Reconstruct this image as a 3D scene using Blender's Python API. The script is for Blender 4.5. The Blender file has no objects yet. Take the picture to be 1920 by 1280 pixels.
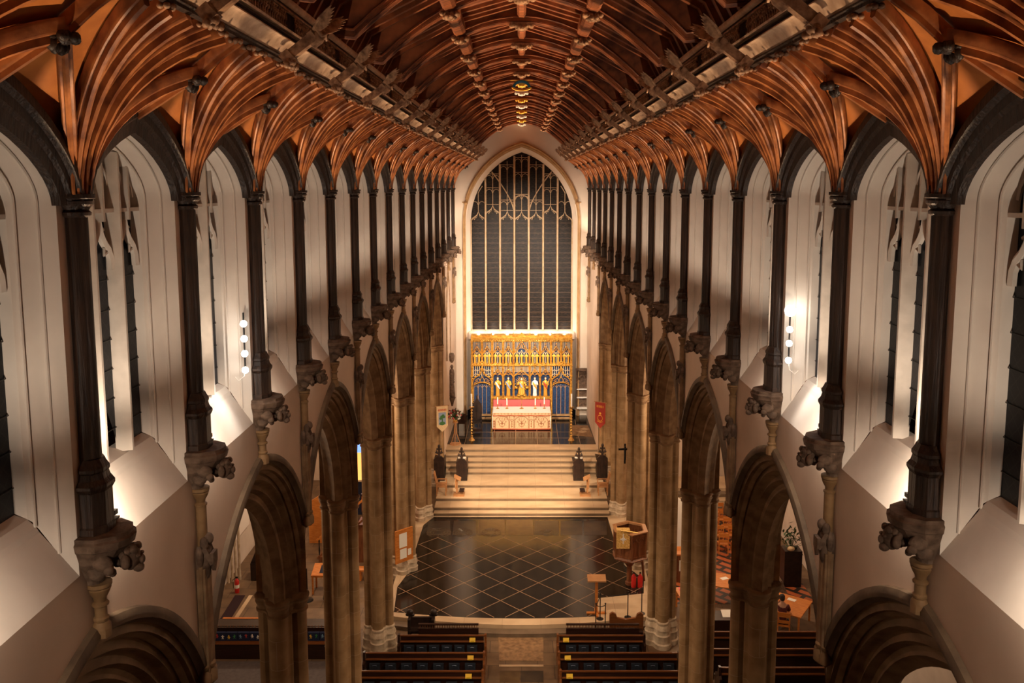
import bpy, math, random
from math import sin, cos, pi, sqrt, atan2, acos, radians as R_
from mathutils import Vector as V
random.seed(7)
C = bpy.context.scene.collection
SC = bpy.context.scene
# ---------------------------------------------------------------- camera
F = 1610.0; TH = math.atan(192/1610.0); EYE = 16.0
cd = bpy.data.cameras.new('camera'); cam = bpy.data.objects.new('camera', cd); C.objects.link(cam)
cam.location = (0, 0, EYE); cam.rotation_euler = (pi/2-TH, 0, 0)
cd.sensor_width = 36; cd.lens = F/1920*36
cd.shift_x = -18/1920; cd.shift_y = -98/1920; cd.clip_end = 300
SC.camera = cam
SC.view_settings.view_transform = 'Standard'; SC.view_settings.look = 'None'
SC.view_settings.gamma = 1; SC.view_settings.exposure = 0.08
try: SC.view_settings.use_curve_mapping = False
except Exception: pass
def G(px, py, h=0.0):
    """point of the place at height h seen at photograph pixel px,py"""
    rx = (px-978)/F; ry = (542-py)/F
    d = (rx, cos(TH)+ry*sin(TH), -sin(TH)+ry*cos(TH))
    t = (h-EYE)/d[2]
    return (d[0]*t, d[1]*t, h)
# ---------------------------------------------------------------- world
w = bpy.data.worlds.new('night'); SC.world = w; w.use_nodes = True
w.node_tree.nodes['Background'].inputs[0].default_value = (0.55, 0.42, 0.36, 1)
w.node_tree.nodes['Background'].inputs[1].default_value = 0.006
# ---------------------------------------------------------------- lights
def spot(name, loc, aim, energy, col, size=90, blend=.5, rad=.05, parent=None):
    l = bpy.data.lights.new(name, 'SPOT'); l.energy = energy; l.color = col
    l.spot_size = R_(size); l.spot_blend = blend; l.shadow_soft_size = rad
    o = bpy.data.objects.new(name, l); C.objects.link(o); o.location = loc
    o.rotation_euler = (V(aim)-V(loc)).to_track_quat('-Z', 'Y').to_euler()
    if parent: o.parent = parent; o.location = V(loc)-V(parent.location)
    return o
def point(name, loc, energy, col, rad=.05, parent=None):
    l = bpy.data.lights.new(name, 'POINT'); l.energy = energy; l.color = col; l.shadow_soft_size = rad
    o = bpy.data.objects.new(name, l); C.objects.link(o); o.location = loc
    if parent: o.parent = parent; o.location = V(loc)-V(parent.location)
    return o
WARM = (1.0, .72, .47); NEUT = (1.0, .83, .66); COOL = (1.0, .95, .88)
BAY = 2.82
def dy(i, s): return 8.75 + BAY*i + .25*s           # depth of post i on side s (-1 left, 1 right)
def taper(y): return 0 if y < 25 else (y-25)/26.3*.34
def XP(y): return 4.3-taper(y)                       # front of the wall posts
# added unseen spots that brighten the nave floor, altar, steps and east wall
for s in (-1, 1):
    for i, e in ((1, 1000), (3, 2200), (6, 2800), (9, 2400)):
        y = dy(i, s)+.34
        spot('nave_fill_spot', (s*3.6, y, 12.68), (-s*3.2, y+7.5, 0), e, WARM, 52, .8, .08)
    y = dy(8, s)+.34
    spot('sanctuary_fill_spot', (s*3.65, y, 12.72), (-s*.2, 52, 3.4), 9500, NEUT, 20, .5, .06)
    y = dy(6, s)+.34
    spot('steps_fill_spot', (s*3.65, y, 12.72), (-s*.6, 44, .8), 15000, WARM, 26, .7, .06)  # extra spot put in to brighten the steps, no lamp body
    y = dy(11, s)+.34
    spot('east_wall_fill_spot', (s*3.55, y, 12.72), (-s*2.4, 53, 9), 8000, NEUT, 66, .8, .06)
    for y, en in ((14, 50), (24, 170), (33, 720), (41, 480)):   # aisle lamps
        point('aisle_lamp', (s*8.2, y, 7.2), en, WARM, .15)

# ---------------------------------------------------------------- materials
MATS = {}
def mat(name, col, rough=.7, metal=0, noise=0, scale=4, col2=None, bump=0, stretch=None, spec=.4, emis=None, es=0, detail=5, lo=.35, hi=.65):
    m = bpy.data.materials.new(name); m.use_nodes = True; nt = m.node_tree; b = nt.nodes['Principled BSDF']
    b.inputs['Base Color'].default_value = (*col, 1); b.inputs['Roughness'].default_value = rough
    b.inputs['Metallic'].default_value = metal; b.inputs['Specular IOR Level'].default_value = spec
    if emis: b.inputs['Emission Color'].default_value = (*emis, 1); b.inputs['Emission Strength'].default_value = es
    if col2 or bump:
        tc = nt.nodes.new('ShaderNodeTexCoord'); mp = nt.nodes.new('ShaderNodeMapping')
        nt.links.new(tc.outputs['Object'], mp.inputs[0])
        if stretch: mp.inputs['Scale'].default_value = stretch
        n = nt.nodes.new('ShaderNodeTexNoise'); n.inputs['Scale'].default_value = scale; n.inputs['Detail'].default_value = detail
        nt.links.new(mp.outputs[0], n.inputs[0])
        if col2:
            r = nt.nodes.new('ShaderNodeValToRGB'); r.color_ramp.elements[0].position = lo; r.color_ramp.elements[1].position = hi
            r.color_ramp.elements[0].color = (*col, 1); r.color_ramp.elements[1].color = (*col2, 1)
            nt.links.new(n.outputs[0], r.inputs[0]); nt.links.new(r.outputs[0], b.inputs['Base Color'])
        if bump:
            bp = nt.nodes.new('ShaderNodeBump'); bp.inputs['Strength'].default_value = bump; bp.inputs['Distance'].default_value = .05
            nt.links.new(n.outputs[0], bp.inputs['Height']); nt.links.new(bp.outputs[0], b.inputs['Normal'])
    MATS[name] = m; return m
def add_lines(m, col, kind='brick', **k):
    """mix a second procedural pattern (joints, leads, planks) over the base colour"""
    nt = m.node_tree; b = nt.nodes['Principled BSDF']; lk = b.inputs['Base Color'].links
    src = lk[0].from_socket if lk else None
    tc = nt.nodes.new('ShaderNodeTexCoord'); mp = nt.nodes.new('ShaderNodeMapping')
    nt.links.new(tc.outputs['Object'], mp.inputs[0])
    mp.inputs['Rotation'].default_value = k.get('rot', (0, 0, 0)); mp.inputs['Scale'].default_value = k.get('scale', (1, 1, 1))
    mp.inputs['Location'].default_value = k.get('loc', (0, 0, 0))
    br = nt.nodes.new('ShaderNodeTexBrick'); nt.links.new(mp.outputs[0], br.inputs[0])
    br.offset = k.get('offset', .5); br.inputs['Scale'].default_value = 1
    br.inputs['Mortar Size'].default_value = k.get('mortar', .01); br.inputs['Mortar Smooth'].default_value = .1
    br.inputs['Brick Width'].default_value = k.get('w', 1); br.inputs['Row Height'].default_value = k.get('h', .5)
    mx = nt.nodes.new('ShaderNodeMix'); mx.data_type = 'RGBA'
    fac = br.outputs['Fac']
    nt.links.new(fac, mx.inputs[0])
    if src: nt.links.new(src, mx.inputs[6])
    else: mx.inputs[6].default_value = b.inputs['Base Color'].default_value
    mx.inputs[7].default_value = (*col, 1)
    nt.links.new(mx.outputs[2], b.inputs['Base Color'])
    if k.get('tone'):
        br.inputs['Color1'].default_value = (1, 1, 1, 1); br.inputs['Color2'].default_value = (k['tone'],)*3+(1,)
        br.inputs['Mortar'].default_value = (1, 1, 1, 1)
        m2 = nt.nodes.new('ShaderNodeMix'); m2.data_type = 'RGBA'; m2.blend_type = 'MULTIPLY'; m2.inputs[0].default_value = 1
        nt.links.new(mx.outputs[2], m2.inputs[6]); nt.links.new(br.outputs['Color'], m2.inputs[7])
        nt.links.new(m2.outputs[2], b.inputs['Base Color'])
plaster = mat('plaster', (.60, .52, .45), .85, col2=(.70, .62, .54), scale=1.3, bump=.12)
nave_plaster = mat('nave_plaster', (.55, .42, .32), .85, col2=(.63, .49, .38), scale=.8, bump=.1)
east_plaster = mat('east_plaster', (.66, .55, .44), .85, col2=(.72, .61, .50), scale=.8, bump=.05)
stone = mat('pier_stone', (.24, .14, .06), .75, col2=(.38, .24, .12), scale=2.2, bump=.25)
add_lines(stone, (.34, .235, .14), rot=(pi/2, 0, 0), w=9, h=.62, mortar=.008, tone=.88)
arch_stone = mat('arch_stone', (.17, .095, .045), .8, col2=(.28, .17, .085), scale=1.6, stretch=(3, .6, 3), bump=.3)
hood_stone_shaded = mat('hood_stone_shaded', (.075, .045, .025), .8, col2=(.14, .09, .05), scale=3, bump=.3)  # arch stone with shade put into its colour, offsets grazing light on hoods
corbel_stone = mat('corbel_stone', (.075, .043, .026), .8, col2=(.16, .10, .065), scale=8, bump=.6)
base_stone = mat('base_stone', (.42, .32, .22), .8, col2=(.60, .49, .36), scale=6, bump=.4)
shaft_stone = mat('shaft_stone', (.17, .09, .035), .7, col2=(.25, .14, .06), scale=5, bump=.2)
dark_oak = mat('dark_oak', (.012, .006, .004), .5, col2=(.040, .019, .010), scale=5, stretch=(6, 6, .5), bump=.4)
rib_oak = mat('rib_oak', (.16, .042, .011), .5, col2=(.48, .165, .045), scale=4.0, stretch=(1, 1, 1), bump=.3, detail=8)
web_oak = mat('web_oak', (.30, .085, .012), .7, col2=(.48, .16, .028), scale=2.5, bump=.15)
pale_oak = mat('pale_oak', (.42, .26, .16), .6, col2=(.62, .42, .28), scale=6, bump=.3)
carved_oak = mat('carved_oak', (.15, .07, .035), .6, col2=(.40, .22, .12), scale=9, bump=.5)
roof_oak = mat('roof_oak', (.07, .017, .007), .6, col2=(.34, .10, .03), scale=3, stretch=(.7, 6, .7), bump=.4, detail=8)
board_oak = mat('board_oak', (.09, .026, .010), .7, col2=(.42, .14, .04), scale=2.5, stretch=(.6, 9, .6), bump=.3, detail=8)
trace_stone = mat('tracery_stone', (.55, .48, .41), .8, col2=(.66, .58, .50), scale=4, bump=.15)
east_trace = mat('east_tracery_stone', (.48, .33, .19), .8, col2=(.60, .45, .29), scale=4, bump=.15)
jamb_stone = mat('jamb_stone', (.36, .20, .08), .8, col2=(.46, .28, .13), scale=3, bump=.2)
glass = mat('clerestory_glass', (.005, .006, .011), .35, spec=.2)
add_lines(glass, (.016, .017, .020), rot=(pi/4, 0, 0), w=.13, h=.13, mortar=.008, offset=0)
gn = glass.node_tree
for nd in gn.nodes:
    if nd.type == 'MAPPING':                           # pane lies in the YZ plane: bring it to XY
        nd.inputs['Rotation'].default_value = (0, -pi/2, pi/4)
east_glass = mat('east_glass', (.008, .006, .006), .35, col2=(.065, .042, .026), scale=2.4, stretch=(2.2, 1, 14), spec=.15, lo=.48, hi=.75, detail=9, bump=.3)  # brown reflection in the panes is put into the colour as streaks
gold = mat('gold', (.45, .19, .02), .35, .5, col2=(.80, .44, .08), scale=9, bump=.15)
pale_gold = mat('pale_gold', (.70, .52, .30), .5)
gold2 = mat('bright_gold', (.85, .48, .08), .35, .5)
paleface = mat('painted_flesh', (.85, .62, .45), .5)
blue = mat('painted_blue', (.006, .018, .065), .5, col2=(.015, .05, .13), scale=9)
bluelight = mat('painted_pale_blue', (.25, .33, .50), .5)
red = mat('painted_red', (.35, .03, .02), .5)
pink = mat('rose_cloth', (.62, .13, .12), .7)
white = mat('white_cloth', (.85, .80, .74), .8)
wax = mat('wax', (.9, .86, .76), .5)
brass = mat('brass', (.80, .50, .16), .25, .9)
iron = mat('black_iron', (.012, .011, .011), .45, .3)
marble = mat('black_marble', (.006, .005, .0045), .14, col2=(.018, .013, .010), scale=3.0, spec=.45)
line_m = mat('floor_line', (.36, .22, .12), .4)
ledger = mat('ledger_stone', (.020, .016, .014), .28, col2=(.055, .038, .024), scale=2, spec=.5)
ledger2 = mat('brown_ledger_stone', (.07, .04, .018), .3, col2=(.11, .07, .03), scale=3)
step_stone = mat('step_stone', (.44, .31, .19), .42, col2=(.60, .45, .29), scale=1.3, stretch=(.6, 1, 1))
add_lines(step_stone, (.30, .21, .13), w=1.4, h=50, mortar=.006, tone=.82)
riser_stone_shaded = mat('riser_stone_shaded', (.11, .078, .05), .5, col2=(.17, .12, .08), scale=2)  # step stone darkened in colour to stand in for shade on the risers
slab = mat('aisle_slabs', (.13, .08, .045), .55, col2=(.20, .125, .07), scale=2)
add_lines(slab, (.06, .04, .025), w=1.1, h=.8, mortar=.012, tone=.75)
ledg3 = mat('aisle_ledger', (.16, .09, .045), .5, col2=(.30, .18, .09), scale=6, bump=.2)
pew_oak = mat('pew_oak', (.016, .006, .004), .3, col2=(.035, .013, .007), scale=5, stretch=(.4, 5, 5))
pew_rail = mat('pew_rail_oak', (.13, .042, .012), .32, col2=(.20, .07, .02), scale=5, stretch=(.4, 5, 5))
orange_oak = mat('orange_oak', (.46, .14, .022), .45, col2=(.60, .22, .045), scale=4, stretch=(1, 5, 5))
chair_oak = mat('chair_oak', (.36, .17, .07), .45, col2=(.45, .23, .10), scale=4)
pulpit_oak = mat('pulpit_oak', (.13, .045, .02), .35, col2=(.24, .09, .035), scale=4, stretch=(5, 5, .7))
stall_oak = mat('stall_oak', (.012, .007, .006), .4, col2=(.03, .015, .01), scale=6)
navy = mat('navy_cloth', (.008, .012, .035), .8)
grey = mat('grey_carpet', (.10, .085, .085), .95, col2=(.13, .11, .11), scale=8)
kneel = mat('kneeler_blue', (.006, .010, .022), .9, col2=(.016, .024, .038), scale=12)
paper = mat('paper', (.8, .78, .72), .7)
yellow = mat('yellow_card', (.75, .50, .04), .6)
redp = mat('red_paint', (.5, .02, .015), .35)
leafm = mat('foliage', (.02, .05, .012), .6, col2=(.05, .10, .03), scale=20)
flower = mat('red_flower', (.5, .05, .06), .6)
cream = mat('banner_cream', (.62, .46, .26), .75, col2=(.70, .54, .33), scale=12)
greenb = mat('banner_green', (.05, .16, .05), .7)
maroon = mat('maroon_wool', (.09, .018, .02), .85)
skin = mat('skin', (.48, .27, .18), .55)
hair = mat('dark_hair', (.03, .022, .018), .7)
bulb = mat('lit_bulb', (1, 1, 1), .4, emis=(1, .93, .82), es=14)
frontal_m = mat('embroidered_frontal', (.50, .31, .15), .7, col2=(.66, .45, .26), scale=26)
embroid = mat('red_embroidery', (.45, .07, .02), .7)
embroid2 = mat('brown_embroidery', (.30, .12, .05), .7)
st_red = mat('lit_red_glass', (.3, .02, .02), .3, emis=(.75, .06, .04), es=.9)
st_blue = mat('lit_blue_glass', (.05, .1, .3), .3, emis=(.25, .45, 1), es=1.3)
st_white = mat('lit_white_glass', (.5, .5, .5), .3, emis=(.9, .9, 1), es=1.4)
st_amber = mat('lit_amber_glass', (.5, .3, .05), .3, emis=(1, .55, .14), es=1.2)

# ---------------------------------------------------------------- mesh helpers
class M:
    def __init__(s): s.v = []; s.f = []
    def add(s, vs, fs):
        o = len(s.v); s.v += [tuple(p) for p in vs]; s.f += [tuple(i+o for i in f) for f in fs]; return s
    def box(s, x0, x1, y0, y1, z0, z1):
        return s.add([(x, y, z) for z in (z0, z1) for y in (y0, y1) for x in (x0, x1)],
            [(0, 2, 3, 1), (4, 5, 7, 6), (0, 1, 5, 4), (2, 6, 7, 3), (0, 4, 6, 2), (1, 3, 7, 5)])
    def hexa(s, p):   # eight points, bottom ring then top ring
        return s.add(p, [(3, 2, 1, 0), (4, 5, 6, 7), (0, 1, 5, 4), (1, 2, 6, 5), (2, 3, 7, 6), (3, 0, 4, 7)])
    def bar(s, a, b, w, h, up=(0, 0, 1)):
        a, b = V(a), V(b); t = (b-a).normalized(); sd = t.cross(V(up))
        if sd.length < 1e-4: sd = t.cross(V((0, 1, 0)))
        sd.normalize(); u = sd.cross(t)
        q = [(-w/2, -h/2), (w/2, -h/2), (w/2, h/2), (-w/2, h/2)]
        return s.hexa([a+sd*x+u*y for x, y in q]+[b+sd*x+u*y for x, y in q])
    def prism(s, poly, ax, a, b):
        """poly in the two other axes, extruded along axis ax from a to b"""
        f = {'x': lambda u, v, t: (t, u, v), 'y': lambda u, v, t: (u, t, v), 'z': lambda u, v, t: (u, v, t)}[ax]
        n = len(poly)
        return s.add([f(u, v, a) for u, v in poly]+[f(u, v, b) for u, v in poly],
            [tuple(range(n)), tuple(range(2*n-1, n-1, -1))]+[(i, (i+1) % n, (i+1) % n+n, i+n) for i in range(n)])
    def cyl(s, a, b, r0, r1=None, n=12):
        r1 = r0 if r1 is None else r1
        return s.tube([a, b], [r0, r1], n)
    def tube(s, pts, r, n=8, closed=False):
        pts = [V(p) for p in pts]; rs = r if isinstance(r, (list, tuple)) else [r]*len(pts); k = len(pts)
        vs = []; ref = None
        for i, p in enumerate(pts):
            t = (pts[(i+1) % k]-pts[i-1]) if closed else (pts[min(i+1, k-1)]-pts[max(i-1, 0)])
            t.normalize()
            if ref is None: ref = V((0, 0, 1)) if abs(t.z) < .9 else V((0, 1, 0))
            sd = t.cross(ref); sd.normalize(); u = sd.cross(t); ref = u if abs(t.dot(ref)) < .99 else ref
            vs += [p+(sd*cos(2*pi*j/n)+u*sin(2*pi*j/n))*rs[i] for j in range(n)]
        fs = []
        for i in range(k if closed else k-1):
            for j in range(n):
                a, b = i*n+j, i*n+(j+1) % n; c, d = ((i+1) % k)*n+(j+1) % n, ((i+1) % k)*n+j
                fs.append((a, b, c, d))
        if not closed: fs += [tuple(range(n-1, -1, -1)), tuple(range((k-1)*n, k*n))]
        return s.add(vs, fs)
    def lathe(s, prof, cx=0, cy=0, n=16, ph=0, sx=1, sy=1, a0=0, a1=2*pi):
        full = abs(a1-a0-2*pi) < 1e-6; m = n if full else n+1
        vs = [(cx+r*sx*cos(ph+a0+(a1-a0)*j/n), cy+r*sy*sin(ph+a0+(a1-a0)*j/n), z) for r, z in prof for j in range(m)]
        fs = [(i*m+j, i*m+(j+1) % m, (i+1)*m+(j+1) % m, (i+1)*m+j) for i in range(len(prof)-1) for j in range(n)]
        if full: fs += [tuple(range(m-1, -1, -1)), tuple(range((len(prof)-1)*m, len(prof)*m))]
        else:
            k = len(prof); fs += [tuple(i*m for i in range(k)), tuple(i*m+m-1 for i in range(k-1, -1, -1))]
            fs += [tuple(range(m-1, -1, -1)), tuple(range((k-1)*m, k*m))]
        return s.add(vs, fs)
    def ball(s, c, r, nu=10, nv=7):
        r = r if isinstance(r, (tuple, list)) else (r, r, r)
        vs = [(c[0]+r[0]*sin(pi*(i+.001)/nv*.999)*cos(2*pi*j/nu), c[1]+r[1]*sin(pi*(i+.001)/nv*.999)*sin(2*pi*j/nu), c[2]-r[2]*cos(pi*i/nv)) for i in range(nv+1) for j in range(nu)]
        return s.add(vs, [(i*nu+j, i*nu+(j+1) % nu, (i+1)*nu+(j+1) % nu, (i+1)*nu+j) for i in range(nv) for j in range(nu)])
    def sweep(s, path, side, prof, closed_prof=True, nrm=None):
        """prof = (side, normal) pairs; side is a fixed vector; nrm hints where +normal points"""
        path = [V(p) for p in path]; sd = V(side).normalized(); k = len(path); n = len(prof); vs = []
        for i in range(k):
            t = path[min(i+1, k-1)]-path[max(i-1, 0)]; t.normalize(); u = sd.cross(t).normalized()
            if nrm and u.dot(V(nrm)-path[i]) < 0: u = -u
            vs += [path[i]+sd*a+u*b for a, b in prof]
        m = n if closed_prof else n-1
        fs = [(i*n+j, i*n+(j+1) % n, (i+1)*n+(j+1) % n, (i+1)*n+j) for i in range(k-1) for j in range(m)]
        if closed_prof: fs += [tuple(range(n)), tuple(range((k-1)*n, k*n))]
        return s.add(vs, fs)
    def grid(s, rows):
        k, n = len(rows), len(rows[0])
        return s.add([p for r in rows for p in r], [(i*n+j, i*n+j+1, (i+1)*n+j+1, (i+1)*n+j) for i in range(k-1) for j in range(n-1)])
    def map(s, fn): s.v = [tuple(fn(*p)) for p in s.v]; return s
    def build(s, name, m, parent=None, smooth=None, loc=None, rz=0):
        me = bpy.data.meshes.new(name); me.from_pydata([tuple(p) for p in s.v], [], s.f); me.materials.append(m); me.validate(); me.update()
        import bmesh
        bm = bmesh.new(); bm.from_mesh(me); bmesh.ops.recalc_face_normals(bm, faces=bm.faces); bm.to_mesh(me); bm.free()
        if smooth:
            me.shade_smooth()
            try: me.set_sharp_from_angle(angle=R_(smooth))
            except Exception: pass
        o = bpy.data.objects.new(name, me); C.objects.link(o)
        if loc: o.location = loc
        if rz: o.rotation_euler.z = rz
        if parent: o.parent = parent
        return o
def tag(o, label, cat, group=None):
    o['label'] = label; o['category'] = cat
    if group: o['group'] = group
    return o
def struct(o, label=None):
    o['kind'] = 'structure'
    if label: o['label'] = label
    return o
def E(name, loc=(0, 0, 0), rz=0, label=None, cat=None, group=None):
    o = bpy.data.objects.new(name, None); o.empty_display_size = .2; C.objects.link(o); o.location = loc; o.rotation_euler.z = rz
    if label: tag(o, label, cat, group)
    return o
def dup(o, loc, label=None, rz=None, scale=None, parent=None):
    c = o.copy(); C.objects.link(c)
    if parent: c.parent = parent
    else: c.location = loc
    if rz is not None: c.rotation_euler.z = rz
    if scale: c.scale = scale
    if label: c['label'] = label
    for ch in [x for x in KIDS(o)]: dup(ch, None, parent=c)
    return c
def KIDS(o): return list(o.children)
ORD = ['nearest', 'second', 'third', 'fourth', 'fifth', 'sixth', 'seventh', 'eighth', 'ninth', 'tenth', 'eleventh', 'twelfth', 'thirteenth', 'fourteenth', 'fifteenth', 'sixteenth', 'seventeenth', 'eighteenth']
def nth(k): return 'nearest the camera' if k == 0 else ORD[k]+' from the camera'
SIDE = {-1: 'left', 1: 'right'}
def pointed(a, h, off, n, zs, zb=None, k=1.0):
    """two-centred arch curve in (y, z), offset inward by off, jambs down to zb"""
    Rr = (a*a+h*h)/(2*a); c = Rr-a; r = Rr-off; phi = acos(max(-1, min(1, c/r)))
    rt = [(r*cos(phi*j/n)-c, zs+r*sin(phi*j/n)) for j in range(n+1)]
    pts = rt+[(-y, z) for y, z in reversed(rt[:-1])]
    if zb is not None: pts = [(pts[0][0], zb)]+pts+[(pts[-1][0], zb)]
    return pts
def fourc(a, h, off, n, zs, zb=None):
    """depressed pointed arch in (y, z)"""
    A, Hh = a-off, h-off*.9; pts = []
    for j in range(2*n+1):
        t = 1-j/n; ty = sin(abs(t)*pi/2)
        z = Hh*(.62*sqrt(max(0, 1-ty*ty))+.38*(1-ty)); pts.append(((A*ty if t > 0 else -A*ty), zs+z))
    if zb is not None: pts = [(pts[0][0], zb)]+pts+[(pts[-1][0], zb)]
    return pts
# ================================================================= SETTING: walls, windows, floor, ceiling
def tw(s):
    return lambda x, y, z: (x-s*taper(y), y, z)
NB = range(-1, 16)                                    # posts -1..15
SPRING = 7.6; HA, HH = 3.15, 3.78
def wall_side(s):
    m = M(); W = 4.46
    ys = dy(-1, s); ye = 53.0
    def panel(x, upper=True):
        # upper strip with the window openings
        if upper:
            for i in range(-1, 15):
                yc = dy(i, s)+BAY/2; arc = fourc(1.17, .84, 0, 10, 15.85, 12.1)
                for y0, y1 in ((yc-BAY/2, yc-1.17), (yc+1.17, yc+BAY/2)):
                    m.add([(x, y0, 12.1), (x, y1, 12.1), (x, y1, 17.4), (x, y0, 17.4)], [(0, 1, 2, 3)])
                a = arc[1:-1]
                m.grid([[(x, yc+y, z) for y, z in a], [(x, yc+y, 17.4) for y, z in a]])
            m.add([(x, dy(15, s), 12.1), (x, ye, 12.1), (x, ye, 17.4), (x, dy(15, s), 17.4)], [(0, 1, 2, 3)])
            m.add([(x, 3, 12.1), (x, ys, 12.1), (x, ys, 17.4), (x, 3, 17.4)], [(0, 1, 2, 3)])
        for i in range(0, 13, 2):
            yc = dy(i, s)
            a = [(max(-2.82, min(2.82, y)), z) for y, z in pointed(HA, HH, 0, 16, SPRING)]
            m.grid([[(x, yc+y, z) for y, z in a], [(x, yc+y, 12.1) for y, z in a]])
        m.add([(x, 3, 4), (x, ys, 4), (x, ys, 12.1), (x, 3, 12.1)], [(0, 1, 2, 3)])
    panel(s*W); panel(s*(W+1.04), False)
    yb = dy(13, s)
    m.map(tw(s))
    for x in (W, W+.3):
        x0 = s*(x-taper(yb)); x1 = s*(x-taper(53))
        n = M(); n.grid([[(x0+(x1-x0)*t/4, yb+(53-yb)*t/4, 0) for t in range(5)], [(x0+(x1-x0)*t/4, yb+(53-yb)*t/4, 12.1) for t in range(5)]]); m.add(n.v, n.f)
    struct(m.build('wall_'+SIDE[s], nave_plaster), SIDE[s]+' nave wall of cream plaster above the arcade')
for s in (-1, 1): wall_side(s)
# east wall with the opening of the great window
EY = 53.0; EA, EH, EZ = 3.13, 4.15, 13.85
def vault(x): return 16+3.95-.235*x*x
ew = M()
# rebuild cleanly: strips between the arch and the vault line
def arch_z(y, a=3.42, h=4.55, zs=13.9):
    Rr = (a*a+h*h)/(2*a); c = Rr-a
    return zs+sqrt(max(0, Rr*Rr-(abs(y)+c)**2)) if abs(y) <= a else None
xs = [-4.7, -4.2, -3.8, -3.42]+[-3.42+.19*k for k in range(1, 36)]+[3.42, 3.8, 4.2, 4.7]
lowr = [(x, EY, 1.0 if abs(x) >= 3.42 else arch_z(x)) for x in xs]
def up(x):
    return max(vault(x)+.2, 17.9) if abs(x) < 3.6 else 17.9
for k in range(len(xs)-1):
    x0, x1 = xs[k], xs[k+1]
    if abs(x0) > 3.4 and abs(x1) > 3.4: l0 = l1 = 1.0
    else: l0 = arch_z(max(-3.42, min(3.42, x0))); l1 = arch_z(max(-3.42, min(3.42, x1)))
    ew.add([(x0, EY, l0), (x1, EY, l1), (x1, EY, up(x1)), (x0, EY, up(x0))], [(0, 1, 2, 3)])
struct(ew.build('wall_east', east_plaster), 'pale plastered east wall around the great window')

# floors ------------------------------------------------------------
m = M()
m.add([(-5.4, 2, 0), (5.4, 2, 0), (5.4, 54, 0), (-5.4, 54, 0)], [(0, 1, 2, 3)])
for s in (-1, 1): m.add([(s*5.4, 2, 0), (s*12.2, 2, 0), (s*12.2, 46, 0), (s*5.4, 46, 0)], [(0, 1, 2, 3)])
struct(m.build('floor', slab), 'worn brown stone floor of nave and aisles')
for s in (-1, 1):
    o = M().add([(s*12, 2, 0), (s*12, 46, 0), (s*12, 46, 12), (s*12, 2, 12)], [(0, 1, 2, 3)]).build('wall_aisle_'+SIDE[s], plaster)
    struct(o, 'outer wall of the %s aisle' % SIDE[s])
    o = M().add([(s*4.5, 45.6, 0), (s*12.2, 45.6, 0), (s*12.2, 45.6, 12), (s*4.5, 45.6, 12)], [(0, 1, 2, 3)]).build('wall_aisle_east_'+SIDE[s], nave_plaster)
    struct(o, 'east end wall of the %s aisle' % SIDE[s])
    o = M().add([(s*5.2, 2, 12.05), (s*12.2, 2, 12.05), (s*12.2, 46, 12.05), (s*5.2, 46, 12.05)], [(0, 1, 2, 3)]).build('ceiling_aisle_'+SIDE[s], board_oak)
    struct(o, 'dark boarded ceiling of the %s aisle' % SIDE[s])

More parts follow.
